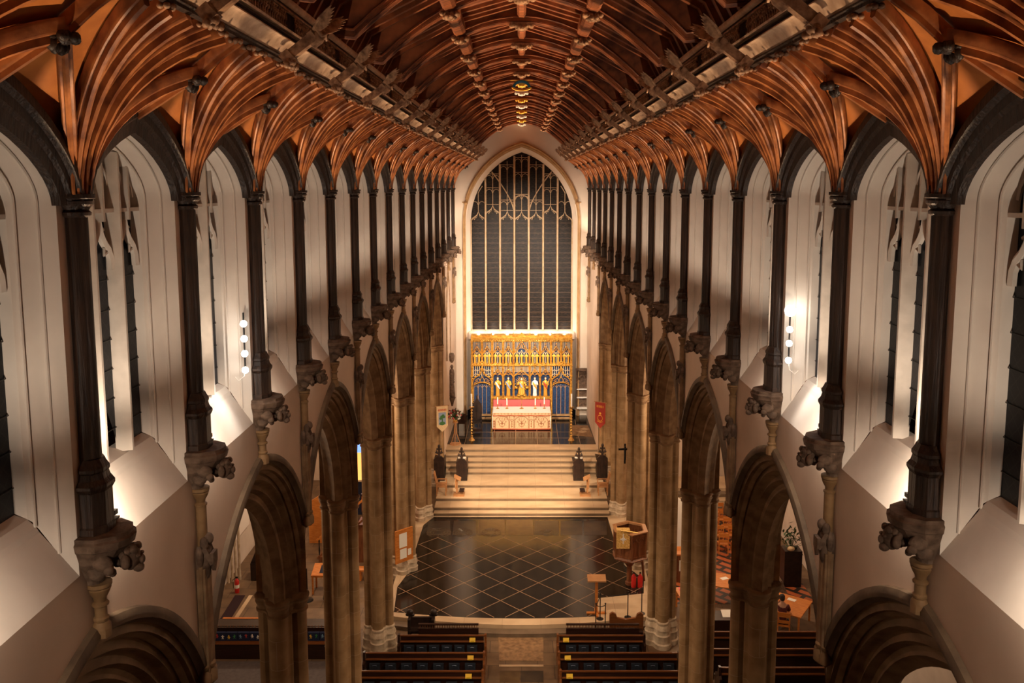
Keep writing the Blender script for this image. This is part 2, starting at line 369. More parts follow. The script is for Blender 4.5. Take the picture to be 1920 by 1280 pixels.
# clerestory windows ---------------------------------------------------
REV = [(0, 0, 12.1), (.15, .07, 12.36), (.30, .14, 12.66), (.315, .17, 12.70), (.33, .18, 12.74), (.36, .21, 12.78), (.52, .22, 12.86)]
def win_parts(s):
    W = 4.46
    m = M(); m.grid([[(s*(W+x), y, z) for y, z in fourc(1.17, .84, off, 10, 15.85, zb)] for x, off, zb in REV])
    # a shallow roll down the middle of the splay
    for off, x in ((.07, .145), (.17, .31)):
        zb = 12.1+.7*x/.37
        m.tube([(s*(W+x), y, z) for y, z in fourc(1.17, .84, off+.005, 10, 15.85, zb)], .018, 6)
    rev = m
    m = M(); m.grid([[(s*(W+x), sg*(1.17-off), zb) for sg in (-1, 1)] for x, off, zb in [(0, 0, 12.1), (.29, .14, 12.62), (.31, .17, 12.69), (.36, .21, 12.78), (.56, .22, 12.86)]])
    sill = m
    m = M(); x = s*(W+.43); hw = .97
    P = lambda y, z: (x, y, z)
    top = lambda y: 15.85+(.84-.20)*(.62*sqrt(max(0, 1-(y/hw)**2))+.38*(1-abs(y)/hw))
    for y in (-.32, .32):                            # moulded mullions
        m.prism([(x-s*.13, y-.02), (x-s*.13, y+.02), (x-s*.03, y+.055), (x+s*.06, y+.055), (x+s*.06, y-.055), (x-s*.03, y-.055)], 'z', 12.8, top(y)+.02)
    for c in (-.645, 0, .645):
        h = .28
        ctrl = [(-h, 15.02), (-h*.96, 15.16), (-h*.74, 15.28), (-h*.40, 15.36), (-h*.16, 15.46), (0, 15.62)]
        pts = ctrl+[(-y, z) for y, z in reversed(ctrl[:-1])]
        m.tube([P(c+y, z) for y, z in pts], .05, 6)
        for sg in (-1, 1):                            # cusps
            m.tube([P(c+sg*.20, 15.25), P(c+sg*.12, 15.20), P(c+sg*.13, 15.29)], [.03, .018, .02], 5)
        m.prism([(x-s*.09, c-.022), (x-s*.09, c+.022), (x+s*.06, c+.03), (x+s*.06, c-.03)], 'z', 15.6, top(c)+.02)
        for q in (-.14, .14):
            hh = .12; zt = min(16.12, top(c+q)-.16)
            aa = [(-hh, zt-.1), (-hh*.8, zt+.02), (0, zt+.14), (hh*.8, zt+.02), (hh, zt-.1)]
            m.tube([P(c+q+y, z) for y, z in aa], .024, 5)
            m.tube([P(c+q-hh, 15.66), P(c+q-hh*.7, 15.54), P(c+q, 15.5)], .02, 5)
    m.box(min(x-s*.07, x+s*.06), max(x-s*.07, x+s*.06), -.95, .95, 15.70, 15.745)
    # ferramenta
    trac = m
    b = M()
    for z in [13.1+.36*k for k in range(6)]: b.tube([(s*(W+.468), -.95, z), (s*(W+.468), .95, z)], .006, 5)
    pane = M().grid([[(s*(W+.48), y, z) for y, z in fourc(1.17, .84, .21, 10, 15.85, 12.7)], [(s*(W+.48), y*.5, z-.2) for y, z in fourc(1.17, .84, .21, 10, 15.85, 12.7)], [(s*(W+.48), 0, 13.5+.1*k) for k in range(23)]])
    return rev, sill, trac, b, pane
for s in (-1, 1):
    proto = None
    for k, i in enumerate(range(-1, 15)):
        yc = dy(i, s)+BAY/2
        if proto is None:
            rev, sill, trac, b, pane = win_parts(s)
            e = E('window_%d' % (1 if s < 0 else 17), (0, yc, 0)); struct(e)
            rev.build('reveal', plaster, e, 40); sill.build('sill', plaster, e); trac.build('tracery', trace_stone, e, 50)
            b.build('saddle_bars', iron, e); pane.build('pane', glass, e); proto = e
        else:
            e = dup(proto, (-s*taper(yc), yc, 0)); e.name = 'window_%d' % (k+(1 if s < 0 else 17))
        e['label'] = 'traceried clerestory window in the %s wall, %s' % (SIDE[s], nth(k))
# great east window -------------------------------------------------------
e = E('window_33', (0, EY, 0)); struct(e, 'tall seven-light east window filling the end wall')
m = M()
prof = [(-.10, -.10), (-.10, .0), (-.02, .04), (.02, .10)]                       # outer brown hood and jamb
rows = []
for x, off in prof: rows.append([(y, x, z) for y, z in pointed(3.52, 4.66, off+.0, 18, 13.85, 1.65)])
m.grid(rows); m.build('jamb_moulding', jamb_stone, e, 40)
m = M(); m.grid([[(y, x, z) for y, z in pointed(3.42, 4.55, off, 18, 13.85, zb)] for x, off, zb in ((0, 0, 2), (.32, .22, 2), (.36, .27, 2), (.52, .28, 2))])
m.build('splay', east_plaster, e, 40)
hood = M(); hp = pointed(3.62, 4.8, 0, 18, 13.85); hp = [(y, z) for y, z in hp if z > 15.05]
hood.tube([(y, -.12, z) for y, z in hp], .06, 8)
for sg in (1, -1): hood.ball((sg*hp[0][0], -.14, 15.0), (.14, .10, .10)); hood.tube([(sg*hp[0][0], -.12, 15.05), (sg*(hp[0][0]+.22), -.12, 15.05)], .05, 6)
hood.build('hood_mould', jamb_stone, e, 50)
MX = [-2.68+.893*k for k in range(7)]; MU = [-2.235+.893*k for k in range(6)]
ya = .42
def ein(y, off=.0):
    a, h, zs = 3.15, 4.2, 13.85; Rr = (a*a+h*h)/(2*a); c = Rr-a
    return zs+sqrt(max(0, (Rr-off)**2-(abs(y)+c)**2))
m = M()
for k, x in enumerate(MU):
    m.prism([(x-.03, ya-.16), (x+.03, ya-.16), (x+.065, ya-.04), (x+.05, ya+.1), (x-.05, ya+.1), (x-.065, ya-.04)], 'z', 6.9, ein(x)-.02)
for sg in (-1, 1): m.box(sg*3.13-.03, sg*3.13+.03, ya-.14, ya+.1, 6.9, 14.0)
m.build('mullions', east_trace, e)
t = M(); T = lambda y, z: (y, ya-.03, z)
for k, x in enumerate(MX):
    zb = 14.32 if k in (1, 5) else 13.95
    ctrl = [(-.41, zb), (-.36, zb+.12), (-.22, zb+.2), (-.08, zb+.33), (0, zb+.52)]
    pts = ctrl+[(-a, b) for a, b in reversed(ctrl[:-1])]
    t.tube([T(x+a, z) for a, z in pts], .030, 6)
    for sg in (-1, 1):
        t.tube([T(x+sg*.33, zb+.13), T(x+sg*.24, zb+.02), T(x+sg*.20, zb+.16)], .022, 5)
        t.tube([T(x+sg*.20, zb+.2), T(x+sg*.12, zb+.12), T(x+sg*.07, zb+.3)], .02, 5)
    ztop = ein(x, .1)
    if ztop > zb+.6: t.box(x-.017, x+.017, ya-.07, ya+.04, zb+.5, ztop)
    # little arched heads of the panel tracery in tiers
    tiers = {0: (15.0,), 1: (15.75, 16.6), 2: (15.0, 17.15), 3: (15.35, 16.7, 17.6), 4: (15.0, 17.15), 5: (15.75, 16.6), 6: (15.0,)}[k]
    for zt in tiers:
        for q in (-.22, .22):
            if ein(x+q, .0) > zt+.1:
                t.tube([T(x+q-.2, zt-.12), T(x+q-.14, zt+.04), T(x+q, zt+.10), T(x+q+.14, zt+.04), T(x+q+.2, zt-.12)], .018, 5)
        if ein(abs(x)+.44) > zt+.16 or abs(x) < 2: t.box(x-.43, x+.43, ya-.05, ya+.03, zt+.17, zt+.20)
    if k not in (0, 6): t.box(x-.43, x+.43, ya-.05, ya+.03, zb+.58, zb+.61)
for sg in (-1, 1):                                       # sub-arches sweeping from the middle mullions to the big arch
    t.tube([T(sg*(.47+1.38*u), 14.5+2.42*u**.70) for u in [j/14 for j in range(15)]], .034, 6)
    t.tube([T(sg*x, z) for x, z in ((.40, 14.8), (.44, 15.15), (.32, 15.38), (.1, 15.48), (0, 15.48))], .034, 6)
    t.tube([T(sg*x, z) for x, z in ((2.7, 15.6), (2.55, 15.85), (2.42, 16.05))], .03, 6)
t.build('tracery', east_trace, e, 50)
m = M()
for z in [7.55+.62*k for k in range(11)]: m.box(-3.12, 3.12, ya+.0, ya+.03, z, z+.026)
for z in [7.24+.62*k for k in range(11)]: m.box(-3.12, 3.12, ya+.02, ya+.03, z, z+.016)
m.build('saddle_bars', mat('bar_brown', (.10, .055, .03), .6), e)
xs2 = [-3.15+.15*k for k in range(43)]
M().grid([[(x, ya+.06, 6.9) for x in xs2], [(x, ya+.06, ein(x)+.05) for x in xs2]]).build('pane', east_glass, e)
sl = M(); sl.prism([(-.10, 6.55), (-.10, 6.92), (.5, 7.08), (.5, 6.55)], 'x', -3.3, 3.3); sl.build('sill', east_plaster, e)

# ceiling boarding -------------------------------------------------------------
CP = [(-4.7, 2.15), (-3.4, 2.15), (-3.25, 2.35), (-2.9, 3.0), (-1.4, 3.78), (0, 4.18), (1.4, 3.78), (2.9, 3.0), (3.25, 2.35), (3.4, 2.15), (4.7, 2.15)]
def kx(y): return (4.3-taper(y))/4.3
rows = []
for j in range(0, 28): rows.append([(x*kx(2+j*1.9), min(53.2, 2+j*1.9)+.058*x*(0 if j == 27 else 1), 16+z) for x, z in CP])
struct(M().grid(rows).build('ceiling', board_oak), 'dark boarded timber roof of the nave')
# ================================================================= ARCADES
def outline(circ, dr, n=56):
    out = []
    for j in range(n):
        a = 2*pi*j/n; dx, dz = cos(a), sin(a); best = .02
        for cx, cy, r in circ:
            rr = r+dr; b = cx*dx+cy*dz; q = rr*rr-(cx*cx+cy*cy-b*b)
            if q > 0: best = max(best, b+sqrt(q))
        out.append((best*dx, best*dz))
    return out
def cluster(m, circ, rows, cx=0, cy=0, n=56):
    rings = [[(cx+x, cy+y, z) for x, y in outline(circ, dr, n)] for z, dr in rows]; k = len(rings)
    m.add([p for r in rings for p in r], [(i*n+j, i*n+(j+1) % n, (i+1)*n+(j+1) % n, (i+1)*n+j) for i in range(k-1) for j in range(n)]+[tuple(range(n-1, -1, -1)), tuple(range((k-1)*n, k*n))])
    return m
PC = [(.33, 0, .17), (-.33, 0, .17), (0, .32, .185), (0, -.32, .185), (0, 0, .23), (.195, .195, .06), (-.195, .195, .06), (.195, -.195, .06), (-.195, -.195, .06)]
pier0 = None
for s in (-1, 1):
    for k, i in enumerate(range(-1, 14, 2)):
        y = dy(i, s); x = s*(XP(y)+.68); lab = 'clustered stone arcade pier on the %s side, %s' % (SIDE[s], nth(k))
        if pier0 is None:
            e = pier0 = E('arcade_pier', (x, y, 0), 0, lab, 'pier', 'piers of the nave arcades')
            cluster(M(), PC, [(.95, .0), (7.3, 0)]).build('shaft_cluster', stone, e, 35)
            cluster(M(), PC, [(7.28, .0), (7.30, .035), (7.34, .035), (7.36, .01), (7.42, .015), (7.47, .045), (7.51, .055), (7.54, .035), (7.58, .065), (7.62, .065), (7.65, .02)]).build('capital', arch_stone, e, 35)
            b = cluster(M(), PC, [(.96, .0), (.93, .03), (.88, .035), (.84, .015), (.78, .035), (.72, .065), (.66, .075), (.64, .04), (.50, .05), (.46, .085), (.43, .07), (.20, .08), (.16, .12), (0, .12)])
            b.build('base', base_stone, e, 35)
        else: dup(pier0, (x, y, 0), lab)
AP = [(0, .05), (.02, .10), (.055, .135), (.045, .19), (.02, .22), (.09, .23), (.12, .27), (.16, .29), (.20, .27), (.22, .31), (.20, .36), (.15, .40), (.20, .43), (.26, .44), (.30, .48), (.28, .54), (.24, .57), (.31, .60), (.36, .62), (.38, .68), (.36, .73), (.42, .76), (.52, .86)]
AP2 = AP+[(1.04-x, o) for x, o in reversed(AP[:-1])]
arch0 = {}
for s in (-1, 1):
    for k, i in enumerate(range(0, 13, 2)):
        y = dy(i, s); lab = 'moulded brown stone arcade arch on the %s side, %s' % (SIDE[s], nth(k))
        if s not in arch0:
            e = E('arcade_arch', (0, y, 0), 0, lab, 'arch', 'arches of the nave arcades'); arch0[s] = e
            cl = lambda p: [(max(-2.82, min(2.82, a)), b) for a, b in p]
            M().grid([[(s*(4.46+x), a, b) for a, b in cl(pointed(HA, HH, off, 18, SPRING+.04))] for x, off in AP2]).build('arch_moulding', arch_stone, e, 40)
            hp = cl(pointed(HA, HH, 0, 22, SPRING)); hp = [p for p in hp if p[1] > 9.15]
            M().grid([[(s*(4.46+x), a*(1+o/3), b+o) for a, b in hp] for x, o in ((0, .10), (-.07, .09), (-.10, .02), (-.09, -.03), (-.04, -.05), (0, -.08))]).map(lambda x, y, z: (x, max(-2.83, min(2.83, y)), z)).build('hood_mould', hood_stone_shaded, e, 40)
        else: dup(arch0[s], (-s*taper(y), y, 0), lab)
# blind arch on the left sanctuary wall
y = dy(14, -1)
m = M(); hp = pointed(1.15, 3.0, 0, 12, 8.4, 6.4)
m.grid([[(-(XP(y)+.16-x), a, b) for a, b in pointed(1.15, 3.0, off, 12, 8.4, 6.4)] for x, off in ((0, -.04), (.06, 0), (.06, .08), (0, .12))])
tag(m.build('blind_arch', arch_stone, loc=(0, y, 0)), 'narrow blind arch moulding on the left sanctuary wall', 'arch')

# ================================================================= WALL POSTS, CORBELS, SHAFTS, LAMPS
def post_parts(s, e):
    f = -s
    pc = [(f*.0, 0, .055), (-f*.03, .06, .04), (-f*.03, -.06, .04), (-f*.06, .095, .032), (-f*.06, -.095, .032), (-f*.06, 0, .075), (-f*.09, .06, .05), (-f*.09, -.06, .05)]
    cluster(M(), pc, [(13.1, 0), (15.75, 0)], n=40).build('shaft', dark_oak, e, 35)
    cluster(M(), pc, [(15.70, 0), (15.72, .03), (15.75, .035), (15.77, .01), (15.80, .03), (15.83, .06), (15.86, .065), (15.87, .05), (15.89, .075), (15.93, .075)], n=40).build('capital', dark_oak, e, 35)
    oc = lambda r, z: [(-f*.035+.78*r*cos(pi/8+pi/4*j), r*1.05*sin(pi/8+pi/4*j), z) for j in range(8)]
    m = M(); rr = [(.215, 12.5), (.215, 12.56), (.20, 12.58), (.20, 12.93), (.215, 12.95), (.235, 12.98), (.235, 13.01), (.19, 13.06), (.17, 13.12), (.185, 13.14), (.185, 13.17), (.15, 13.22), (.13, 13.26)]
    vs = [p for r, z in rr for p in oc(r, z)]
    m.add(vs, [(a*8+b, a*8+(b+1) % 8, a*8+8+(b+1) % 8, a*8+8+b) for a in range(len(rr)-1) for b in range(8)]+[tuple(range(8)), tuple(range(len(vs)-8, len(vs)))])
    m.build('base', dark_oak, e)
def corbel_parts(s, e):
    f = -s
    m = M(); rr = [(11.90, .10, .09), (11.98, .13, .11), (12.06, .20, .16), (12.16, .28, .21), (12.26, .36, .25), (12.34, .41, .28), (12.36, .44, .30), (12.44, .46, .32), (12.46, .43, .30), (12.5, .43, .30)]
    def ring(z, o, w):
        return [(s*0, -w, z), (f*o*.45, -w, z), (f*o*.86, -w*.62, z), (f*o, -w*.2, z), (f*o, w*.2, z), (f*o*.86, w*.62, z), (f*o*.45, w, z), (s*0, w, z)]
    vs = [p for z, o, w in rr for p in ring(z, o, w)]; k = len(rr)
    m.add(vs, [(a*8+b, a*8+(b+1) % 8, a*8+8+(b+1) % 8, a*8+8+b) for a in range(k-1) for b in range(8)]+[tuple(range(8)), tuple(range(len(vs)-8, len(vs)))])
    m.build('bracket', corbel_stone, e)
    h = M(); c = V((f*.41, 0, 12.20))
    h.ball(c, (.11, .10, .14), 14, 10); h.ball(c+V((f*.12, 0, -.02)), (.035, .03, .05)); h.ball(c+V((f*.08, 0, -.11)), (.06, .055, .05))
    for sg in (-1, 1):
        h.ball(c+V((f*.10, sg*.045, .03)), (.025, .025, .02)); h.ball(c+V((0, sg*.12, -.01)), (.05, .04, .08))
        for q in range(5): h.ball(c+V((f*(.06-.05*q), sg*(.05+.015*q), .10-.014*q*q)), (.045, .045, .045), 6, 5)
        h.ball((f*.22, sg*.21, 12.22), (.11, .06, .09), 8, 6); h.ball((f*.29, sg*.22, 12.15), (.06, .045, .055), 8, 6); h.ball((f*.13, sg*.17, 12.1), (.10, .05, .09), 8, 6)
    h.build('carved_head', corbel_stone, e, 60)
def shaft_parts(s, e, kind):
    f = -s
    cap = M().lathe([(.05, 11.66), (.085, 11.68), (.085, 11.70), (.06, 11.72), (.065, 11.76), (.10, 11.82), (.115, 11.86), (.10, 11.87), (.125, 11.89), (.125, 11.93)], 0, 0, 12)
    cap.build('capital', shaft_stone, e, 40)
    if kind == 'A':
        M().cyl((0, 0, 11.35), (0, 0, 11.68), .062, n=12).build('shaft', shaft_stone, e, 40)
        M().lathe([(.06, 11.56), (.08, 11.54), (.08, 11.52), (.068, 11.50), (.095, 11.46), (.10, 11.42), (.10, 11.34)], 0, 0, 8).build('base', shaft_stone, e, 40)
    else:
        M().cyl((0, 0, 11.1), (0, 0, 11.68), .072, n=12).build('shaft', shaft_stone, e, 40)
        g = M(); g.ball((f*.08, 0, 11.20), (.075, .07, .085), 10, 8)
        for sg in (-1, 1): g.ball((f*.05, sg*.08, 11.16), (.06, .05, .09)); g.bar((f*.04, sg*.09, 11.1), (f*.14, sg*.05, 10.86), .06, .06); g.ball((f*.0, sg*.12, 10.98), (.05, .045, .16))
        g.prism([(-.08, 11.02), (.08, 11.02), (.085, 10.88), (0, 10.74), (-.085, 10.88)], 'x', f*.12, f*.17)
        g.lathe([(.05, 11.12), (.11, 11.05), (.12, 10.9), (.10, 10.7), (.07, 10.62)], 0, 0, 10)
        g.build('carved_angel', corbel_stone, e, 60)
        b = M(); b.cyl((f*.02, 0, 9.28), (f*.02, 0, 10.75), .055, n=10)
        for sg in (-1, 1): b.cyl((0, sg*.11, 9.28), (0, sg*.11, 10.9), .032, n=8)
        b.box(-.06, .06, -.12, .12, 9.28, 10.8)
        b.build('triple_shaft', arch_stone, e, 40)
        cluster(M(), [(f*.02, 0, .055), (0, .11, .032), (0, -.11, .032), (0, 0, .06)], [(9.42, .0), (9.40, .03), (9.36, .03), (9.33, .01), (9.27, .05), (9.15, .05), (9.1, .0)], n=30).build('base', shaft_stone, e, 40)
P0 = {}
for s in (-1, 1):
    for k, i in enumerate(NB):
        y = dy(i, s); x = s*(XP(y)+.04); sd = SIDE[s]; wx = s*(XP(y)+.16)
        if ('p', s) not in P0:
            e = E('wall_post', (x, y, 0), 0, '', 'post', 'oak wall posts between the clerestory windows'); post_parts(s, e); P0['p', s] = e
            c = E('stone_corbel', (wx, y, 0), 0, '', 'corbel', 'carved corbels under the wall posts'); corbel_parts(s, c); P0['c', s] = c
        else:
            e = dup(P0['p', s], (x, y, 0)); c = dup(P0['c', s], (wx, y, 0))
        e['label'] = 'dark oak wall post on the %s wall, %s' % (sd, nth(k))
        c['label'] = 'carved stone corbel on the %s wall, %s' % (sd, nth(k))
        kd = 'A' if i % 2 == 0 else 'P'; sx = s*(XP(y)+.09)
        if (kd, s) not in P0:
            e = E('wall_shaft', (sx, y, 0), 0, '', 'shaft', 'slender stone shafts below the corbels'); shaft_parts(s, e, kd); P0[kd, s] = e
        else: e = dup(P0[kd, s], (sx, y, 0))
        e['label'] = ('short slender stone shaft standing on an arch apex, %s wall, corbel %s' if kd == 'A' else 'long stone shaft with a carved angel between arches, %s wall, corbel %s') % (sd, nth(k))
        # flood lamp on the shelf, behind the post
        if ('l', s) not in P0:
            e = E('floodlight', (x, y+.30, 12.5), 0, '', 'lamp', 'small floodlights on the corbels')
            M().box(-.05, .05, -.05, .05, 0, .02).bar((0, 0, .02), (0, 0, .06), .02, .02).build('stand', iron, e)
            b = M(); b.box(-.04, .04, -.035, .035, .05, .10); b.build('housing', iron, e); P0['l', s] = e
        else: e = dup(P0['l', s], (x, y+.27, 12.5))
        e['label'] = 'small black floodlight on a %s wall corbel, %s' % (sd, nth(k))
        f = -s; L = V((x-f*.02, y+.33, 12.80))
        spot('sill_glow', L, (s*4.85, y+.75, 12.2), (125, 135, 170, 85, 50)[k] if k < 5 else 28, NEUT, 138, .7, .03)
        spot('window_uplight', (x+f*.02, y+.34, 12.70), (s*(abs(x)+.75), y+1.6, 15.6), 185, NEUT, 100, .8, .03)
        spot('coving_uplight', (x+f*.05, y+.34, 12.66), (x+f*.36, y+.25, 18.0), 900, (1, .68, .40), 31, .3, .015)
        spot('roof_uplight', (x+f*.08, y+.34, 12.66), (x+f*4.1, y+.2, 19.9), 2900, (1, .66, .36), 23, .2, .015)
# ================================================================= COVING FANS, CORNICE, ANGELS, ROOF
CAPZ = 15.93; T1 = R_(66)
SX, CX, CZ, BX, BZ, WZ = 4.36, 3.22, 1.66, 3.68, 1.30, .86     # springing, cornice, ridge boss, wall arch (heights above eye level 16)
def rib_curve(s, ex, ey, ez, n=14, t1=T1, y0=.0, x0=SX):
    pts = []
    for j in range(n+1):
        t = t1*j/n; h = (1-cos(t))/(1-cos(t1)); v = sin(t)/sin(t1)
        pts.append((s*(x0+(ex-x0)*h), y0+(ey-y0)*h, CAPZ-16+(ez-(CAPZ-16))*v))
    return pts
RP = [(-.062, -.05), (-.062, .05), (-.05, .07), (-.026, .075), (-.024, .135), (0, .15), (.024, .135), (.026, .075), (.05, .07), (.062, .05), (.062, -.05)]
RPS = [(a*.75, b*.75) for a, b in RP]
def rib(s, ex, ey, ez, y0=.0, prof=RP, x0=SX, t1=T1):
    pts = rib_curve(s, ex, ey, ez, y0=y0, x0=x0, t1=t1); a, b = V(pts[0]), V(pts[-1]); d = V((b.x-a.x, b.y-a.y, 0)).normalized()
    side = V((-d.y, d.x, 0)); cen = (b.x*1.0, b.y*1.0, a.z)
    m = M(); path = [V(p) for p in pts]; k = len(path); n = len(prof); vs = []
    for i in range(k):
        t = path[min(i+1, k-1)]-path[max(i-1, 0)]; t.normalize(); u = side.cross(t).normalized()
        if u.dot(V((d.x, d.y, -.6))) < 0: u = -u
        g = .62+.38*min(1, i/5)
        vs += [path[i]+side*p*g+u*q*g for p, q in prof]
    m.add(vs, [(i*n+j, i*n+(j+1) % n, (i+1)*n+(j+1) % n, (i+1)*n+j) for i in range(k-1) for j in range(n)]+[tuple(range(n)), tuple(range((k-1)*n, k*n))])
    return m
def boss(m, c, r=.075):
    m.ball(c, (r*.7, r*.7, r*.6), 8, 6)
    for q in range(6):
        a = q*pi/3; m.ball((c[0]+r*cos(a)*.75, c[1]+r*sin(a)*.9, c[2]-.01), (r*.42, r*.42, r*.4), 7, 5)
    return m
HB = BAY/2
F0 = {}
def fan(s):
    e = E('coving_fan', (0, 0, 16))
    ends = [(CX, 0, CZ)]
    for q in (.47, .94):
        for sg in (-1, 1): ends.append((CX, sg*q, CZ))
    for ex, ey, ez in ends: rib(s, ex, ey, ez, y0=math.copysign(min(.07, abs(ey)*.12), ey) if ey else 0).build('rib', rib_oak, e, 35)
    for sg in (-1, 1):
        rib(s, BX, sg*HB, BZ, y0=sg*.09).build('diagonal_rib', rib_oak, e, 35)
        # wall rib over the window head
        m = M(); m.grid([[(s*x, sg*y, z) for y, z in [(HB-a, b-16) for a, b in fourc(1.25+o*.0, .98+o, -o, 10, 15.82) if a >= -1e-6]] for x, o in ((4.49, -.10), (4.40, -.10), (4.38, -.02), (4.34, 0), (4.33, .05), (4.27, .07), (4.27, .13), (4.33, .16))])
        m.build('wall_rib', dark_oak, e, 35)
    # boarded web behind the ribs
    for sg in (-1, 1):
        bd = [(CX, 0, CZ), (CX, .35, CZ), (CX, .7, CZ), (CX, 1.05, CZ), (CX, HB, CZ), (BX+.0-.25, HB, (CZ+BZ)/2+.02), (BX, HB, BZ), (4.0, HB, 1.10), (4.42, HB, WZ+.03)]
        m = M(); m.grid([[(x+s*.05, sg*y, z+.05) for x, y, z in rib_curve(s, ex, ey, ez, y0=min(.1, ey*.1), x0=4.40)] for ex, ey, ez in bd])
        m.build('boarded_web', web_oak, e, 60)
    # ridge rib of the bay beyond, with its dark boss
    rd = [(4.40, WZ-.01), (4.05, 1.07), (BX, BZ), (3.45, 1.50), (CX, CZ)]
    m = M()
    m.sweep([(s*x, HB, z) for x, z in rd], (0, 1, 0), RPS, nrm=(s*2.5, HB, -3)); m.build('ridge_rib', rib_oak, e, 35)
    b = M(); boss(b, (s*BX, HB, BZ-.10), .12)
    for q in range(5): b.ball((s*(BX+.05), HB+.05*(q-2), BZ-.16-.02*(q % 2)), (.05, .035, .07), 6, 5)
    b.build('ridge_boss', dark_oak, e, 60)
    for y in (-.94, -.47, .47, .94, HB): boss(M(), (s*CX, y, CZ-.03), .08).build('cornice_boss', carved_oak, e, 60)
    return e
for s in (-1, 1):
    for k, i in enumerate(NB):
        y = dy(i, s); lab = 'fan of curved oak coving ribs on the %s wall, %s' % (SIDE[s], nth(k))
        if s not in F0: F0[s] = fan(s); F0[s].location = (0, y, 16); e = F0[s]; tag(e, lab, 'vault fan', 'oak coving fans along both walls')
        else: e = dup(F0[s], (-s*taper(y), y, 16), lab)
# cornice: long mouldings, one per side, with a pierced cresting per bay
CPROF = [(3.30, 1.70), (3.22, 1.64), (3.17, 1.66), (3.17, 1.69), (3.14, 1.70), (3.14, 1.72)]
CCOVE = [(3.15, 1.725), (3.12, 1.75), (3.09, 1.79), (3.055, 1.84), (3.02, 1.86)]
CUP = [(3.02, 1.87), (3.02, 1.885), (3.05, 1.89), (3.05, 1.92), (2.98, 1.925), (2.98, 1.94), (3.06, 1.945), (3.06, 2.0), (3.02, 2.01)]
for s in (-1, 1):
    ys = [dy(-1, s)-1.4, 25]+[25+28*k/7 for k in range(1, 8)]; ys[-1] = EY
    def rail(prof, ys=ys): return M().grid([[(s*(x-taper(y)), y, 16+z) for y in ys] for x, z in prof])
    e = E('cornice', (0, 0, 0), 0, 'long moulded oak cornice running along the %s side of the roof' % SIDE[s], 'cornice')
    rail(CPROF).build('lower_moulding', dark_oak, e); rail(CCOVE).build('cove', pale_oak, e, 60); rail(CUP).build('upper_moulding', dark_oak, e)
    rail([(2.97, 2.27), (2.93, 2.28), (2.91, 2.31), (2.93, 2.36), (2.99, 2.36)]).build('top_rail', pale_oak, e, 60)
    rail([(3.02, 1.86), (2.985, 1.87), (2.985, 1.885), (3.02, 1.89)]).build('fillet', pale_oak, e)
    rail([(3.06, 2.0), (3.06, 2.36), (3.4, 2.5)]).build('back_board', dark_oak, e)
    rail([(3.0, 2.21), (2.96, 2.21), (2.96, 2.235), (3.0, 2.235)]).build('bead_rail', carved_oak, e)
    rail([(3.03, 1.96), (2.96, 1.96), (2.95, 1.985), (3.03, 1.99)]).build('ledge', pale_oak, e)
    for k, i in enumerate(NB):
        y = dy(i, s)
        if k == 0:
            m = M(); n = 26
            for q in range(n):
                yy = .2+(BAY-.4)*(q+.5)/n
                m.bar((s*2.97, yy, .155), (s*2.97, yy, .24), .022, .03)
                m.ball((s*2.96, yy, .25), (.028, .03, .03), 6, 4)
                m.ball((s*2.965, yy+.045, .29), (.022, .026, .022), 6, 4); m.ball((s*2.965, yy, .335), (.022, .026, .022), 6, 4)
                m.bar((s*2.975, yy+.045, .28), (s*2.975, yy, .335), .012, .02); m.bar((s*2.975, yy+.045, .28), (s*2.975, yy+.09, .335), .012, .02)
                m.ball((s*2.965, yy+.045, .175), (.02, .016, .02), 6, 4)
            cr = m.build('cresting', carved_oak, None, 60, loc=(0, y, 17.835)); tag(cr, '', 'cresting', 'pierced oak cresting along the cornices')
        else: cr = dup(cr, (-s*taper(y), y, 17.835))
        cr['label'] = 'pierced oak cresting panel of the %s cornice, %s' % (SIDE[s], nth(k))
